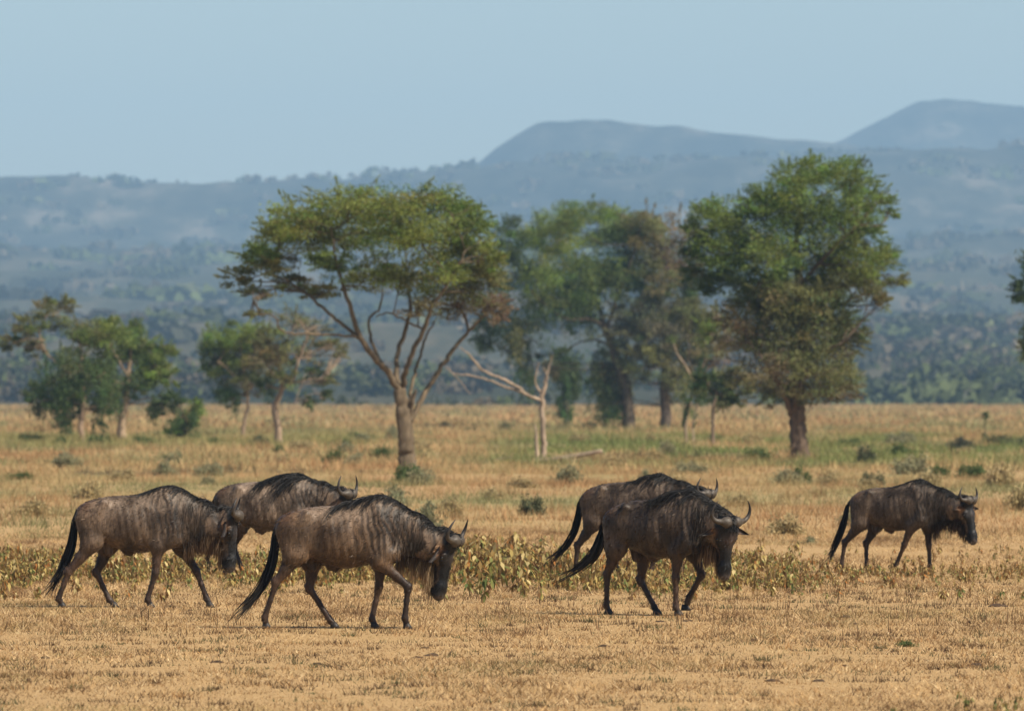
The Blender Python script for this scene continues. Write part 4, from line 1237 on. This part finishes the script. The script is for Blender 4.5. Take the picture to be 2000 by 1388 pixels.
make_tree('gnarled_tree', 'gnarled sparse tree with a twisted dark trunk and pale dead limbs', (543, 868),
    [(544, 869, .20), (543, 835, .17), (539, 810, .17), (537, 790, .15), (548, 765, .13), (551, 735, .11), (540, 700, .08)],
    [[(549, 760, .08), (572, 742, .075, -.6), (582, 710, .085, -.9), (592, 680, .07, -1.0), (600, 650, .05, -1.1), (585, 620, .03, -1.2)], [(590, 700, .05, -1), (620, 680, .035, -1.2), (650, 670, .02, -1.4)], [(548, 745, .06), (520, 710, .05, .7), (505, 680, .03, 1)], [(565, 748, .05, -.6), (590, 742, .05, -.9), (620, 738, .03, -1.2)], [(592, 742, .03, -.8), (580, 775, .025, -.9), (570, 805, .02, -.9), (560, 830, .012, -1.0)]],
    [(530, 660, 32, 22, 'olive'), (560, 690, 34, 24, 'olive'), (525, 705, 32, 24, 'brown'), (575, 630, 34, 22, 'olive', 't'), (610, 640, 30, 16, 'grey', 't'), (600, 690, 34, 20, 'brown', 't'), (645, 675, 30, 14, 'olive'), (660, 690, 20, 10, 'olive', 't'), (560, 735, 30, 20, 'olive'), (610, 730, 30, 16, 'deep'), (640, 740, 20, 12, 'olive'), (520, 745, 24, 18, 'deep', 'w'), (600, 780, 18, 12, 'deep', 'w'), (635, 772, 18, 12, 'deep')],
    leaf=0.13, dens=0.62, seed=33, bark=(0.25, 0.185, 0.13), group='trees on the plain')

make_tree('dark_tree', 'dark feathery tree cut off by the edge of the view', (2072, 880),
    [(2072, 881, .25), (2070, 820, .22), (2062, 740, .18), (2052, 660, .12), (2048, 580, .06)], [[(2060, 720, .1), (2030, 670, .06, -.5), (2010, 620, .03, -.8)], [(2060, 690, .1), (2100, 640, .06, .6), (2130, 590, .03, 1)]],
    [(2030, 520, 36, 30, 'deep'), (2080, 500, 50, 34, 'deep'), (2020, 570, 40, 34, 'deep'), (2070, 570, 60, 40, 'deep'), (2030, 625, 44, 34, 'deep', 'w'), (2090, 640, 60, 40, 'deep', 'w'), (2015, 680, 24, 30, 'olive', 't'), (2130, 560, 40, 40, 'deep')], leaf=0.13, dens=0.8, seed=34, bark=(0.1, 0.075, 0.055))

make_tree('sapling', 'tiny lone sapling with a tuft of leaves on a thin stem', (1925, 855),
    [(1925, 856, .022), (1924, 840, .02), (1925, 820, .015)], [], [(1925, 816, 7, 8, 'deep')], leaf=0.14, dens=0.9, seed=35, bark=(0.12, 0.09, 0.07), cat='sapling', twigs=3)


def wood_thing(name, label, cat, base, pts, bark, sides=10, extra=()):
    d = dist(base[1]); s = K * d
    X0 = (base[0] - 1000) * s
    root = thing(name, (X0, d, gz(X0, d)), label, cat)
    for nm, pp in (('trunk', pts),) + tuple(extra):
        P = np.array([[(p[0] - base[0]) * s, p[3] if len(p) > 3 else 0, (base[1] - p[1]) * s, p[2]] for p in pp])
        path = smooth_path(P, 6 * len(pp))
        a = Acc(); add_tube(a, path[:, :3], path[:, 3], bark, sides, 0.25)
        a.build(nm, M_bark, root, True)


wood_thing('broken_stump', 'thin broken grey stump standing against the dead pale tree', 'stump', (1049, 897), [(1050, 898, .09), (1048, 870, .08), (1047, 845, .06), (1045, 828, .02)], (0.34, 0.26, 0.185))
wood_thing('fallen_log', 'long pale fallen log lying at the foot of the dead tree', 'log', (1030, 905),
           [(868, 906, .03, .6), (930, 905, .05, .4), (1000, 905, .07, .2), (1060, 901, .08, 0), (1120, 893, .085, -.2), (1176, 882, .07, -.4)], (0.25, 0.19, 0.135), 10,
           (('side_branch', [(1090, 896, .07, -.1), (1112, 899, .06, -.4), (1140, 902, .03, -.7)]), ('side_branch', [(960, 903, .05, .3), (985, 896, .04, .1), (1000, 893, .02, 0)])))


# ------------------------------------------------------------------ shrubs on the plain
def shrub_mesh(seed, col, col2, leaf=0.07, n=1300, tall=1.0):
    r = np.random.default_rng(seed)
    global rng
    keep = rng; rng = r
    a = Acc()
    for k in range(14):
        v = in_ball(1, 0.3)[0]; v[2] = abs(v[2])
        add_tube(a, smooth_path(np.array([[0, 0, 0], v * [.3, .3, .6], v * [.8, .8, .85 * tall]]), 4), np.linspace(0.02, 0.006, 4), (0.10, 0.075, 0.05), 3)
    npf = 16
    pc = in_ball(npf, 0.4); pc[:, 2] = np.abs(pc[:, 2]) * tall
    w = r.integers(0, npf, n)
    P = pc[w] * 0.8 + r.normal(0, 1, (n, 3)) * 0.17
    P[:, 2] = np.abs(P[:, 2])
    t = r.uniform(0, 1, npf)[w][:, None]
    cc = (np.array(col) * (1 - t) + np.array(col2) * t) * r.uniform(0.7, 1.3, (n, 1))
    leaf_quads(a, P, r.normal(0, 1, (n, 3)) + [0, 0, .6], leaf * r.uniform(.8, 1.9, n), leaf * r.uniform(.35, .6, n), cc)
    o = a.build('shrub', M_leaf)
    me = o.data
    bpy.data.objects.remove(o)
    rng = keep
    return me


SHRUB = {
    'sage': [shrub_mesh(60 + i, (0.21, 0.215, 0.12), (0.30, 0.265, 0.145), 0.15) for i in range(3)],
    'green': [shrub_mesh(70 + i, (0.065, 0.105, 0.03), (0.10, 0.13, 0.04), 0.16) for i in range(3)],
    'dark': [shrub_mesh(80 + i, (0.075, 0.09, 0.045), (0.12, 0.12, 0.06), 0.16) for i in range(2)],
    'tan': [shrub_mesh(90 + i, (0.44, 0.33, 0.165), (0.34, 0.28, 0.14), 0.15) for i in range(3)],
}
# (px, py of base, half width px, height px, kind)
SHRUBS = [(790, 942, 36, 36, 'green'), (825, 938, 30, 26, 'sage'), (1040, 1006, 26, 38, 'dark'), (1530, 1046, 46, 38, 'tan'), (335, 910, 26, 22, 'sage'), (130, 915, 34, 26, 'sage'), (650, 905, 30, 28, 'green'), (690, 912, 24, 20, 'sage'),
          (1565, 940, 26, 30, 'green'), (1625, 943, 34, 26, 'tan'), (1705, 945, 26, 26, 'dark'), (1780, 925, 42, 30, 'sage'), (1835, 928, 26, 24, 'green'), (1690, 905, 22, 30, 'dark'), (1760, 890, 34, 22, 'green'), (1650, 872, 40, 16, 'green'), (1480, 900, 40, 24, 'green'),
          (1110, 945, 30, 32, 'sage'), (840, 1035, 34, 44, 'sage'), (880, 1010, 30, 32, 'tan'), (960, 975, 34, 20, 'tan'), (40, 940, 30, 16, 'green'), (20, 932, 30, 12, 'green'), (240, 940, 30, 20, 'tan'), (420, 925, 26, 16, 'sage'), (60, 1010, 40, 28, 'tan'), (1660, 1030, 30, 26, 'sage'), (1950, 950, 40, 36, 'tan'),
          (1440, 985, 40, 20, 'tan'), (1350, 925, 40, 20, 'sage'), (1200, 915, 40, 18, 'tan'), (1945, 868, 30, 18, 'dark'), (1985, 872, 26, 20, 'dark'), (1925, 862, 12, 14, 'dark'), (1990, 1000, 40, 40, 'tan'), (870, 838, 18, 14, 'dark'), (920, 842, 14, 10, 'dark'), (985, 840, 18, 14, 'dark'), (1150, 838, 22, 14, 'dark'),
          (820, 848, 20, 8, 'tan'), (60, 862, 30, 14, 'green'), (120, 868, 30, 14, 'green'), (200, 868, 34, 20, 'green'), (290, 870, 30, 14, 'deep' if False else 'green'), (420, 868, 22, 14, 'green'), (500, 868, 26, 18, 'dark'), (515, 872, 14, 14, 'dark'), (700, 860, 40, 12, 'green'), (1060, 1372, 9, 8, 'dark'), (1770, 1262, 26, 14, 'green'), (1720, 1266, 16, 9, 'dark'),
          (1580, 1062, 20, 14, 'sage'), (640, 965, 30, 18, 'tan'), (310, 1000, 40, 18, 'tan'), (1390, 860, 26, 14, 'green')]
sr_ = random.Random(99)
for q_ in range(44):
    yy_ = sr_.choice([sr_.uniform(850, 900), sr_.uniform(895, 960), sr_.uniform(940, 1045)])
    f_ = (yy_ - 760) / 200
    SHRUBS.append((sr_.uniform(10, 1990), yy_, sr_.uniform(16, 38) * (0.6 + f_ * .5), sr_.uniform(12, 28) * (0.5 + f_ * .6), sr_.choice(['tan', 'tan', 'sage', 'sage', 'green' if yy_ < 930 else 'tan'])))
WORDS = {'sage': 'grey-green', 'green': 'fresh green', 'dark': 'dark', 'tan': 'dry tan'}
MARKS = [(797, 922, 'at the foot of the umbrella acacia'), (1060, 897, 'near the dead pale tree'), (1560, 895, 'near the thick fluted trunk'), (1226, 838, 'near the tall weeping tree'), (1390, 868, 'by the slender stems'), (160, 860, 'near the slanting pale trunk'),
         (238, 856, 'by the stout pale trunk'), (362, 858, 'near the low dense bush'), (475, 852, 'near the round-crowned tree'), (543, 868, 'by the gnarled tree'), (1925, 855, 'near the lone sapling'), (1780, 1100, 'on the grass beyond the lone dark wildebeest'), (1300, 1060, 'on the grass behind the overlapping dark wildebeest'),
         (820, 1060, 'on the grass behind the cream bearded wildebeest'), (300, 1060, 'on the grass behind the striped wildebeest'), (1750, 1262, 'on the cropped grass')]
for i, (px, py, hw_, hp_, kind) in enumerate(SHRUBS):
    d = dist(py); s = K * d
    x = (px - 1000) * s
    o = bpy.data.objects.new('low_shrub', SHRUB[kind][i % len(SHRUB[kind])])
    C.objects.link(o)
    o.location = (x, d, gz(x, d) - 0.02)
    o.scale = (hw_ * s, hw_ * s, hp_ * s * 1.35)
    o.rotation_euler = (0, 0, random.uniform(0, 6.28))
    size = 'wide' if hw_ * s > 0.55 else 'small'
    mk = min(MARKS, key=lambda m_: abs(m_[0] - px) + 1.6 * abs(m_[1] - py))
    tag(o, '%s %s shrub %s' % (size, WORDS[kind], mk[2]), 'shrub', 'low shrubs ' + mk[2])


# ------------------------------------------------------------------ grasses
def field_points(n, d0, d1, margin=1.25, power=2.0):
    """random ground points in the wedge the camera can see, with a margin to both sides"""
    d = (rng.uniform(0, 1, n) * (d1 ** power - d0 ** power) + d0 ** power) ** (1 / power)
    x = rng.uniform(-1, 1, n) * (0.06 * d * margin + 0.8)
    return x, d


def blades(name, x, y, z, h, w, lean, col, label, cat, mat=None):
    n = len(x)
    th = rng.uniform(0, 2 * math.pi, n)
    sdx, sdy = np.cos(th) * w / 2, np.sin(th) * w / 2
    ta = rng.uniform(0, 2 * math.pi, n)
    lx, ly = np.cos(ta) * lean * h, np.sin(ta) * lean * h
    B = np.stack([x, y, z - 0.01], 1)
    V = np.stack([B + np.stack([sdx, sdy, 0 * x], 1), B - np.stack([sdx, sdy, 0 * x], 1), B + np.stack([lx, ly, h], 1)], 1).reshape(-1, 3)
    F = np.arange(3 * n).reshape(-1, 3)
    o = mesh_np(name, V, F, mat or M_grass, None, np.repeat(col, 3, 0))
    return tag(o, label, cat, kind='stuff')


STRAW = np.array([(0.54, 0.375, 0.195), (0.43, 0.285, 0.135), (0.47, 0.305, 0.14), (0.30, 0.185, 0.09), (0.62, 0.47, 0.27), (0.17, 0.10, 0.055)])


def straw(n, x, y, p=(0.24, 0.22, 0.18, 0.14, 0.12, 0.10)):
    c = STRAW[rng.choice(6, n, p=p)] * rng.uniform(0.8, 1.15, (n, 1))
    P = np.stack([x, y * 0.35, 0 * x], 1)
    dark = sstep(0.60, 0.74, fbm(P, 1.3, 40, 3))
    c = lerp(c, c * np.array([0.42, 0.36, 0.34]), dark * 0.85)
    gr = sstep(0.58, 0.72, fbm(P, 0.8, 77, 3)) * 0.5
    return lerp(c, np.array([0.22, 0.20, 0.08]), gr * (rng.uniform(0, 1, n) < 0.5))


n = 400000
x, y = field_points(n, 57, 152)
c = straw(n, x, y)
Pq = np.stack([x, y, 0 * x], 1)
pt = fbm(Pq * [1, .45, 1], 0.8, 3, 4)
h = (0.022 + 0.06 * sstep(0.25, 0.75, pt) * rng.uniform(0.2, 1.3, n))
c = c * (0.72 + 0.56 * fbm(Pq * [1, .4, 1], 0.55, 133, 3))[:, None]
blades('short_grass', x, y, 0 * x, h, rng.uniform(0.007, 0.017, n), rng.uniform(0.2, 2.6, n), c, 'short cropped straw-coloured grass under the herd', 'grass')

# scattered dark stubble and litter clumps in the cropped grass
n = 2300
cx_, cy_ = field_points(n, 58, 108)
m = 34
x = np.repeat(cx_, m) + rng.normal(0, 1, n * m) * np.repeat(rng.uniform(0.03, 0.20, n), m)
y = np.repeat(cy_, m) + rng.normal(0, 0.10, n * m)
kk = np.repeat(rng.choice(3, n, p=(.55, .25, .2)), m)
c = np.array([(0.075, 0.042, 0.024), (0.075, 0.08, 0.035), (0.30, 0.17, 0.07)])[kk] * rng.uniform(0.6, 1.4, (n * m, 1))
blades('grass_litter', x, y, 0 * x, rng.uniform(0.015, 0.06, n * m) * np.repeat(rng.uniform(0.6, 1.5, n), m), rng.uniform(0.006, 0.014, n * m), rng.uniform(0.1, 1.2, n * m), c, 'dark dead stubble and litter scattered through the cropped grass', 'litter')


n = 420
cx_, cy_ = field_points(n, 84, 101)
m = 5
x = np.repeat(cx_, m) + rng.normal(0, 0.05, n * m); y = np.repeat(cy_, m) + rng.normal(0, 0.05, n * m)
blades('dead_stalks', x, y, 0 * x, rng.uniform(0.06, 0.16, n * m), rng.uniform(0.008, 0.014, n * m), rng.uniform(0.0, 0.5, n * m), np.array([0.16, 0.095, 0.05]) * rng.uniform(0.5, 1.5, (n * m, 1)), 'thin dead brown stalks standing in the cropped grass', 'stalks')


def tufts(n, d0, d1, m, hh, ww, spread, colfun, power=2.0):
    cx_, cy_ = field_points(n, d0, d1, 1.25, power)
    size = rng.uniform(0.5, 1.5, n)
    x = np.repeat(cx_, m); y = np.repeat(cy_, m)
    c = np.repeat(colfun(cx_, cy_), m, 0) * rng.uniform(0.75, 1.25, (n * m, 1))
    sz = np.repeat(size, m)
    x = x + rng.normal(0, spread, n * m) * sz; y = y + rng.normal(0, spread, n * m) * sz
    h = rng.uniform(*hh, n * m) * sz
    return x, y, ground_z(x, y), h, rng.uniform(*ww, n * m), rng.uniform(0.1, 0.9, n * m), c


def plain_cols(x, y):
    n = len(x)
    c = np.array([(0.44, 0.315, 0.155), (0.37, 0.275, 0.13), (0.31, 0.255, 0.12), (0.40, 0.245, 0.12)])[rng.choice(4, n)]
    P = np.stack([x, y * 0.22, 0 * x], 1)
    g = sstep(0.50, 0.66, fbm(P, 0.22, 91, 3))
    c = lerp(c, np.array([0.19, 0.19, 0.085]), g * 0.85)
    r = sstep(0.58, 0.7, fbm(P, 0.3, 191, 3))
    c = lerp(c, np.array([0.33, 0.17, 0.08]), r * 0.6)
    # fresh green strip below the trees
    strip = sstep(245, 290, y) * (1 - sstep(420, 500, y)) * sstep(-0.8, 1.8, x + 1.0) * sstep(0.36, 0.5, fbm(P, 0.35, 55, 2))
    strip2 = sstep(330, 370, y) * (1 - sstep(420, 470, y)) * (x < -6) * 0.8
    return lerp(c, np.array([0.14, 0.18, 0.055]), np.clip(strip * 0.85 + strip2 * 0.7, 0, 0.9))


A = [tufts(26000, 138, 270, 5, (0.05, 0.17), (0.009, 0.020), 0.10, plain_cols), tufts(24000, 250, 520, 5, (0.10, 0.28), (0.03, 0.06), 0.22, plain_cols), tufts(15000, 480, 1300, 4, (0.2, 0.42), (0.10, 0.22), 0.4, plain_cols, 1.4)]
A.append(tufts(900, 142, 300, 46, (0.10, 0.30), (0.010, 0.022), 0.22, plain_cols)); A.append(tufts(900, 250, 600, 36, (0.2, 0.5), (0.025, 0.05), 0.4, plain_cols))
A = [np.concatenate([a[i] for a in A]) for i in range(7)]
blades('long_grass', *A, 'tawny tussock grass with green patches covering the plain behind the herd', 'grass')


# ------------------------------------------------------------------ wilted leafy weeds in a band behind and between the animals
PLANTCOL = np.array([(0.33, 0.25, 0.085), (0.27, 0.175, 0.06), (0.15, 0.08, 0.032), (0.17, 0.18, 0.055), (0.30, 0.13, 0.035), (0.42, 0.33, 0.15), (0.08, 0.11, 0.035)])


def plant_arrays(r, hgt, n_leaf, mood):
    """one weed: a thin stem and drooping folded leaves"""
    p = ((.26, .24, .16, .16, .08, .08, .02), (.12, .26, .32, .04, .12, .12, .02), (.16, .06, .06, .36, .02, .10, .24))[mood]
    V, F, Cc = [], [], []
    nst = r.integers(1, 4)
    b = 0
    for k in range(nst):
        ta = r.uniform(0, 6.28); tl = r.uniform(0, 0.35) * hgt
        top = np.array([math.cos(ta) * tl, math.sin(ta) * tl, hgt * r.uniform(0.75, 1.1)])
        w = 0.006
        V += [(-w, 0, 0), (w, 0, 0), tuple(top + [w * .6, 0, 0]), tuple(top - [w * .6, 0, 0])]
        F.append((b, b + 1, b + 2, b + 3)); Cc += [(0.20, 0.13, 0.06)] * 4; b += 4
        for q in range(n_leaf // nst):
            t = r.uniform(0.3, 1.02)
            c0 = top * t
            a = r.uniform(0, 6.28)
            out = np.array([math.cos(a), math.sin(a), 0])
            L = r.uniform(0.045, 0.09); W = L * r.uniform(0.3, 0.48)
            dr = r.uniform(0.3, 1.5)
            ax = out * math.cos(dr) - np.array([0, 0, 1]) * math.sin(dr)
            sd = np.cross(ax, [0.1, 0.1, 1.0]); sd /= np.linalg.norm(sd) + 1e-9
            s0 = c0 + out * 0.02
            m_ = s0 + ax * L * 0.45 + np.array([0, 0, 0.006])
            tip = s0 + ax * L
            col = PLANTCOL[r.choice(7, p=p)] * r.uniform(0.75, 1.25)
            V += [tuple(s0), tuple(m_ + sd * W / 2), tuple(tip), tuple(m_ - sd * W / 2)]
            F.append((b, b + 1, b + 2, b + 3)); Cc += [tuple(col)] * 4; b += 4
    return np.array(V), np.array(F), np.array(Cc)


def band_density(x, y):
    u = x / (K * y) + 1000
    py = HOR + EYE / (K * y)
    lo = np.interp(u, [-200, 0, 300, 560, 900, 1060, 1300, 1500, 1700, 2000, 2300], [1140, 1142, 1146, 1150, 1150, 1152, 1160, 1162, 1150, 1142, 1140])
    hi = np.interp(u, [-200, 0, 560, 860, 1000, 1060, 1300, 1480, 1640, 2000, 2300], [1086, 1088, 1094, 1092, 1092, 1104, 1108, 1108, 1116, 1112, 1108])
    P = np.stack([x, y * .4, 0 * x], 1)
    return ((py < lo + 44 * (fbm(P, .6, 8, 3) - .5)) & (py > hi + 40 * (fbm(P, .5, 18, 3) - .5))).astype(float)


pr_ = np.random.default_rng(5)
VAR = [[plant_arrays(pr_, pr_.uniform(0.15, 0.24), int(pr_.integers(14, 26)), md) for k in range(8)] for md in range(3)]
px_, py_ = field_points(16000, 97, 128, 1.3)
okb = rng.uniform(0, 1, len(px_)) < np.clip(band_density(px_, py_) * np.where(px_ / (K * py_) > 300, 0.5, 0.9) * (0.12 + 0.85 * sstep(0.35, 0.6, fbm(np.stack([px_, py_ * .4, 0 * px_], 1), 1.1, 66, 2))) + 0.035, 0, 1)
px_, py_ = px_[okb], py_[okb]
uu = px_ / (K * py_) + 1000
tall_z = np.exp(-((uu - 970) / 90) ** 2)
mood = np.where(uu > 1560, np.where(rng.uniform(0, 1, len(uu)) < .85, 1, 2), np.where(rng.uniform(0, 1, len(uu)) < 0.72, 0, np.where(rng.uniform(0, 1, len(uu)) < .5, 1, 2)))
sizes = rng.uniform(0.55, 1.35, len(px_)) * (1 + 0.55 * tall_z) * np.where(uu > 1560, 0.72, 1.0)
order = np.argsort(py_)
vis = [i for i in order if 20 < uu[i] < 1980]
pick = set(vis[k] for k in range(0, min(len(vis), 1200), 10))
me_var = {}
for md in range(3):
    for k in range(8):
        V_, F_, C_ = VAR[md][k]
        o = mesh_np('weed', V_, F_, M_plant, None, C_)
        me_var[md, k] = o.data
        bpy.data.objects.remove(o)
LBL = ['yellowing wilted leafy weed in the weedy band behind the herd', 'shrivelled brown leafy weed in the weedy band', 'greenish leafy weed among wilted ones in the weedy band']
acc = Acc()
for i in range(len(px_)):
    k = int(rng.integers(0, 8)); a = rng.uniform(0, 6.28); s_ = sizes[i]
    if i in pick:
        o = bpy.data.objects.new('leafy_weed', me_var[int(mood[i]), k]); C.objects.link(o)
        o.location = (px_[i], py_[i], -0.005); o.scale = (s_, s_, s_); o.rotation_euler = (0, 0, a)
        tag(o, LBL[int(mood[i])], 'weed', ['yellowing weeds', 'shrivelled brown weeds', 'greenish weeds'][int(mood[i])])
        continue
    V_, F_, C_ = VAR[int(mood[i])][k]
    R = np.array([[math.cos(a), -math.sin(a), 0], [math.sin(a), math.cos(a), 0], [0, 0, 1]])
    acc.add(V_ @ R.T * s_ + [px_[i], py_[i], -0.005], F_, C_)
tag(acc.build('weed_cover', M_plant), 'dense band of wilted yellow-brown leafy weeds behind the herd', 'weeds', kind='stuff')
# a few fresh plants at the near corner
for px, py, s_ in ((1872, 1386, 1.3), (1884, 1392, 1.2), (1945, 1388, 1.3), (1962, 1394, 1.2), (1985, 1386, 1.3), (1740, 1398, .7)):
    o = bpy.data.objects.new('leafy_weed', me_var[2, int(px) % 8]); C.objects.link(o)
    xx, yy = at(px, py)
    o.location = (xx, yy, -0.005); o.scale = (s_ * .62, s_ * .62, s_ * .62)
    tag(o, 'fresh olive-green leafy weed in the cropped grass far from the weedy band', 'weed', 'fresh weeds in the cropped grass')


# ------------------------------------------------------------------ dung and clods on the cropped grass
def clod_mesh(seed):
    r = np.random.default_rng(seed)
    th = np.linspace(0.0, math.pi * 0.5, 5)[:, None]; ph = (np.arange(10) * math.pi / 5)[None, :]
    sp = np.stack([np.sin(th) * np.cos(ph), np.sin(th) * np.sin(ph), np.cos(th) * np.ones_like(ph)], -1).reshape(-1, 3)
    sp = sp * (0.7 + 0.6 * vnoise(sp + seed, 2.2, seed))[:, None]
    i = np.arange(4)[:, None] * 10; k = np.arange(10)[None, :]
    F = np.stack([i + k, i + 10 + k, i + 10 + (k + 1) % 10, i + (k + 1) % 10], -1).reshape(-1, 4)
    c = np.array([0.085, 0.055, 0.036]) * r.uniform(0.6, 1.4, (len(sp), 1))
    o = mesh_np('clod', sp * [1, 1, .55], F, M_dung, None, c, True)
    me = o.data; bpy.data.objects.remove(o)
    return me


CLODS = [clod_mesh(i) for i in range(4)]
for i, (px, py, w_) in enumerate([(376, 1219, 7), (240, 1213, 6), (278, 1213, 5), (286, 1189, 9), (275, 1191, 10), (245, 1178, 5), (258, 1178, 5), (270, 1178, 5), (423, 1293, 12), (620, 1298, 13), (1290, 1214, 10), (1345, 1213, 10), (1475, 1250, 12), (1650, 1205, 11), (1670, 1218, 10),
                                 (1488, 1209, 8), (1950, 1184, 16), (1905, 1300, 16), (1650, 1300, 10), (1600, 1330, 13), (1510, 1330, 14), (845, 1280, 14), (815, 1284, 11), (830, 1265, 9), (1712, 1062, 9), (1880, 1068, 6), (640, 1300, 8), (1180, 1262, 12), (975, 1262, 9), (90, 1285, 12), (1980, 1100, 8), (1525, 1200, 5), (1840, 1198, 6)]):
    o = bpy.data.objects.new('dung_clod', CLODS[i % 4]); C.objects.link(o)
    xx, yy = at(px, py)
    s_ = w_ * K * yy
    o.location = (xx, yy, -0.005); o.scale = (s_, s_ * 1.2, s_ * 0.75); o.rotation_euler = (0, 0, i * 1.3)
    tag(o, 'dark dung clod lying on the cropped straw-coloured grass', 'dung', 'dung clods on the cropped grass')


# ------------------------------------------------------------------ far bush country
def far_bush():
    acc = Acc()
    cols = np.array([(0.06, 0.07, 0.032), (0.085, 0.105, 0.036), (0.11, 0.09, 0.062), (0.06, 0.062, 0.042), (0.15, 0.125, 0.085), (0.13, 0.14, 0.065)])
    for d0, d1, n, m, rr, hh in ((1180, 1500, 420, 260, (2.0, 5.5), (2.0, 5.0)), (1500, 2400, 900, 110, (2.5, 7.0), (2.2, 6.0)), (2400, 4200, 1300, 50, (4, 12), (2.5, 6)), (4200, 7600, 800, 30, (6, 22), (3, 7)), (7600, 9100, 900, 14, (6, 15), (4, 9))):
        d = rng.uniform(d0, d1, n)
        u = rng.uniform(-350, 2350, n)
        x = (u - 1000) * K * d
        keep_ = d > plain_edge(u) + 130
        P = np.stack([x, d * .5, 0 * x], 1)
        keep_ &= fbm(P, 1 / 70.0, 12, 3) > rng.normal(0.50, 0.04, len(x))
        d, u, x = d[keep_], u[keep_], x[keep_]
        n = len(d)
        z = terrain_z(x, d)
        R = rng.uniform(*rr, n); Hh = rng.uniform(*hh, n)
        right = (u > 1560) & (d < 1900)
        R = np.where(right, R * 1.35, R); Hh = np.where(right, Hh * 1.5, Hh)
        ci = rng.choice(6, n, p=(.25, .2, .2, .15, .12, .08))
        cc_r = np.array([(0.078, 0.095, 0.042), (0.062, 0.075, 0.038)])[rng.choice(2, n)]
        cc = np.where(right[:, None], cc_r, cols[ci] * 0.7) * rng.uniform(0.75, 1.3, (n, 1))
        v = rng.normal(0, 1, (n, m, 3)); v /= np.linalg.norm(v, axis=2)[..., None]
        v *= rng.uniform(0.55, 1.0, (n, m, 1))
        lump = 1 + 0.25 * np.sin(v[..., :1] * 5 + rng.uniform(0, 6, (n, 1, 1))) * np.cos(v[..., 2:] * 4 + rng.uniform(0, 6, (n, 1, 1)))
        v = v * lump
        cen = np.stack([x[:, None] + v[..., 0] * R[:, None], d[:, None] + v[..., 1] * R[:, None], z[:, None] + Hh[:, None] * (0.48 + 0.52 * v[..., 2])], -1).reshape(-1, 3)
        sz = np.repeat(R * (2.1 / math.sqrt(m)), m) * rng.uniform(.7, 1.3, n * m)
        leaf_quads(acc, cen, rng.normal(0, 1, (n * m, 3)), sz * 1.5, sz * 1.1, np.repeat(cc, m, 0) * rng.uniform(.8, 1.2, (n * m, 1)))
    tag(acc.build('far_bushland', M_bush), 'hazy mass of grey-green bush stretching from the plain to the hills', 'bushland', kind='stuff')


far_bush()
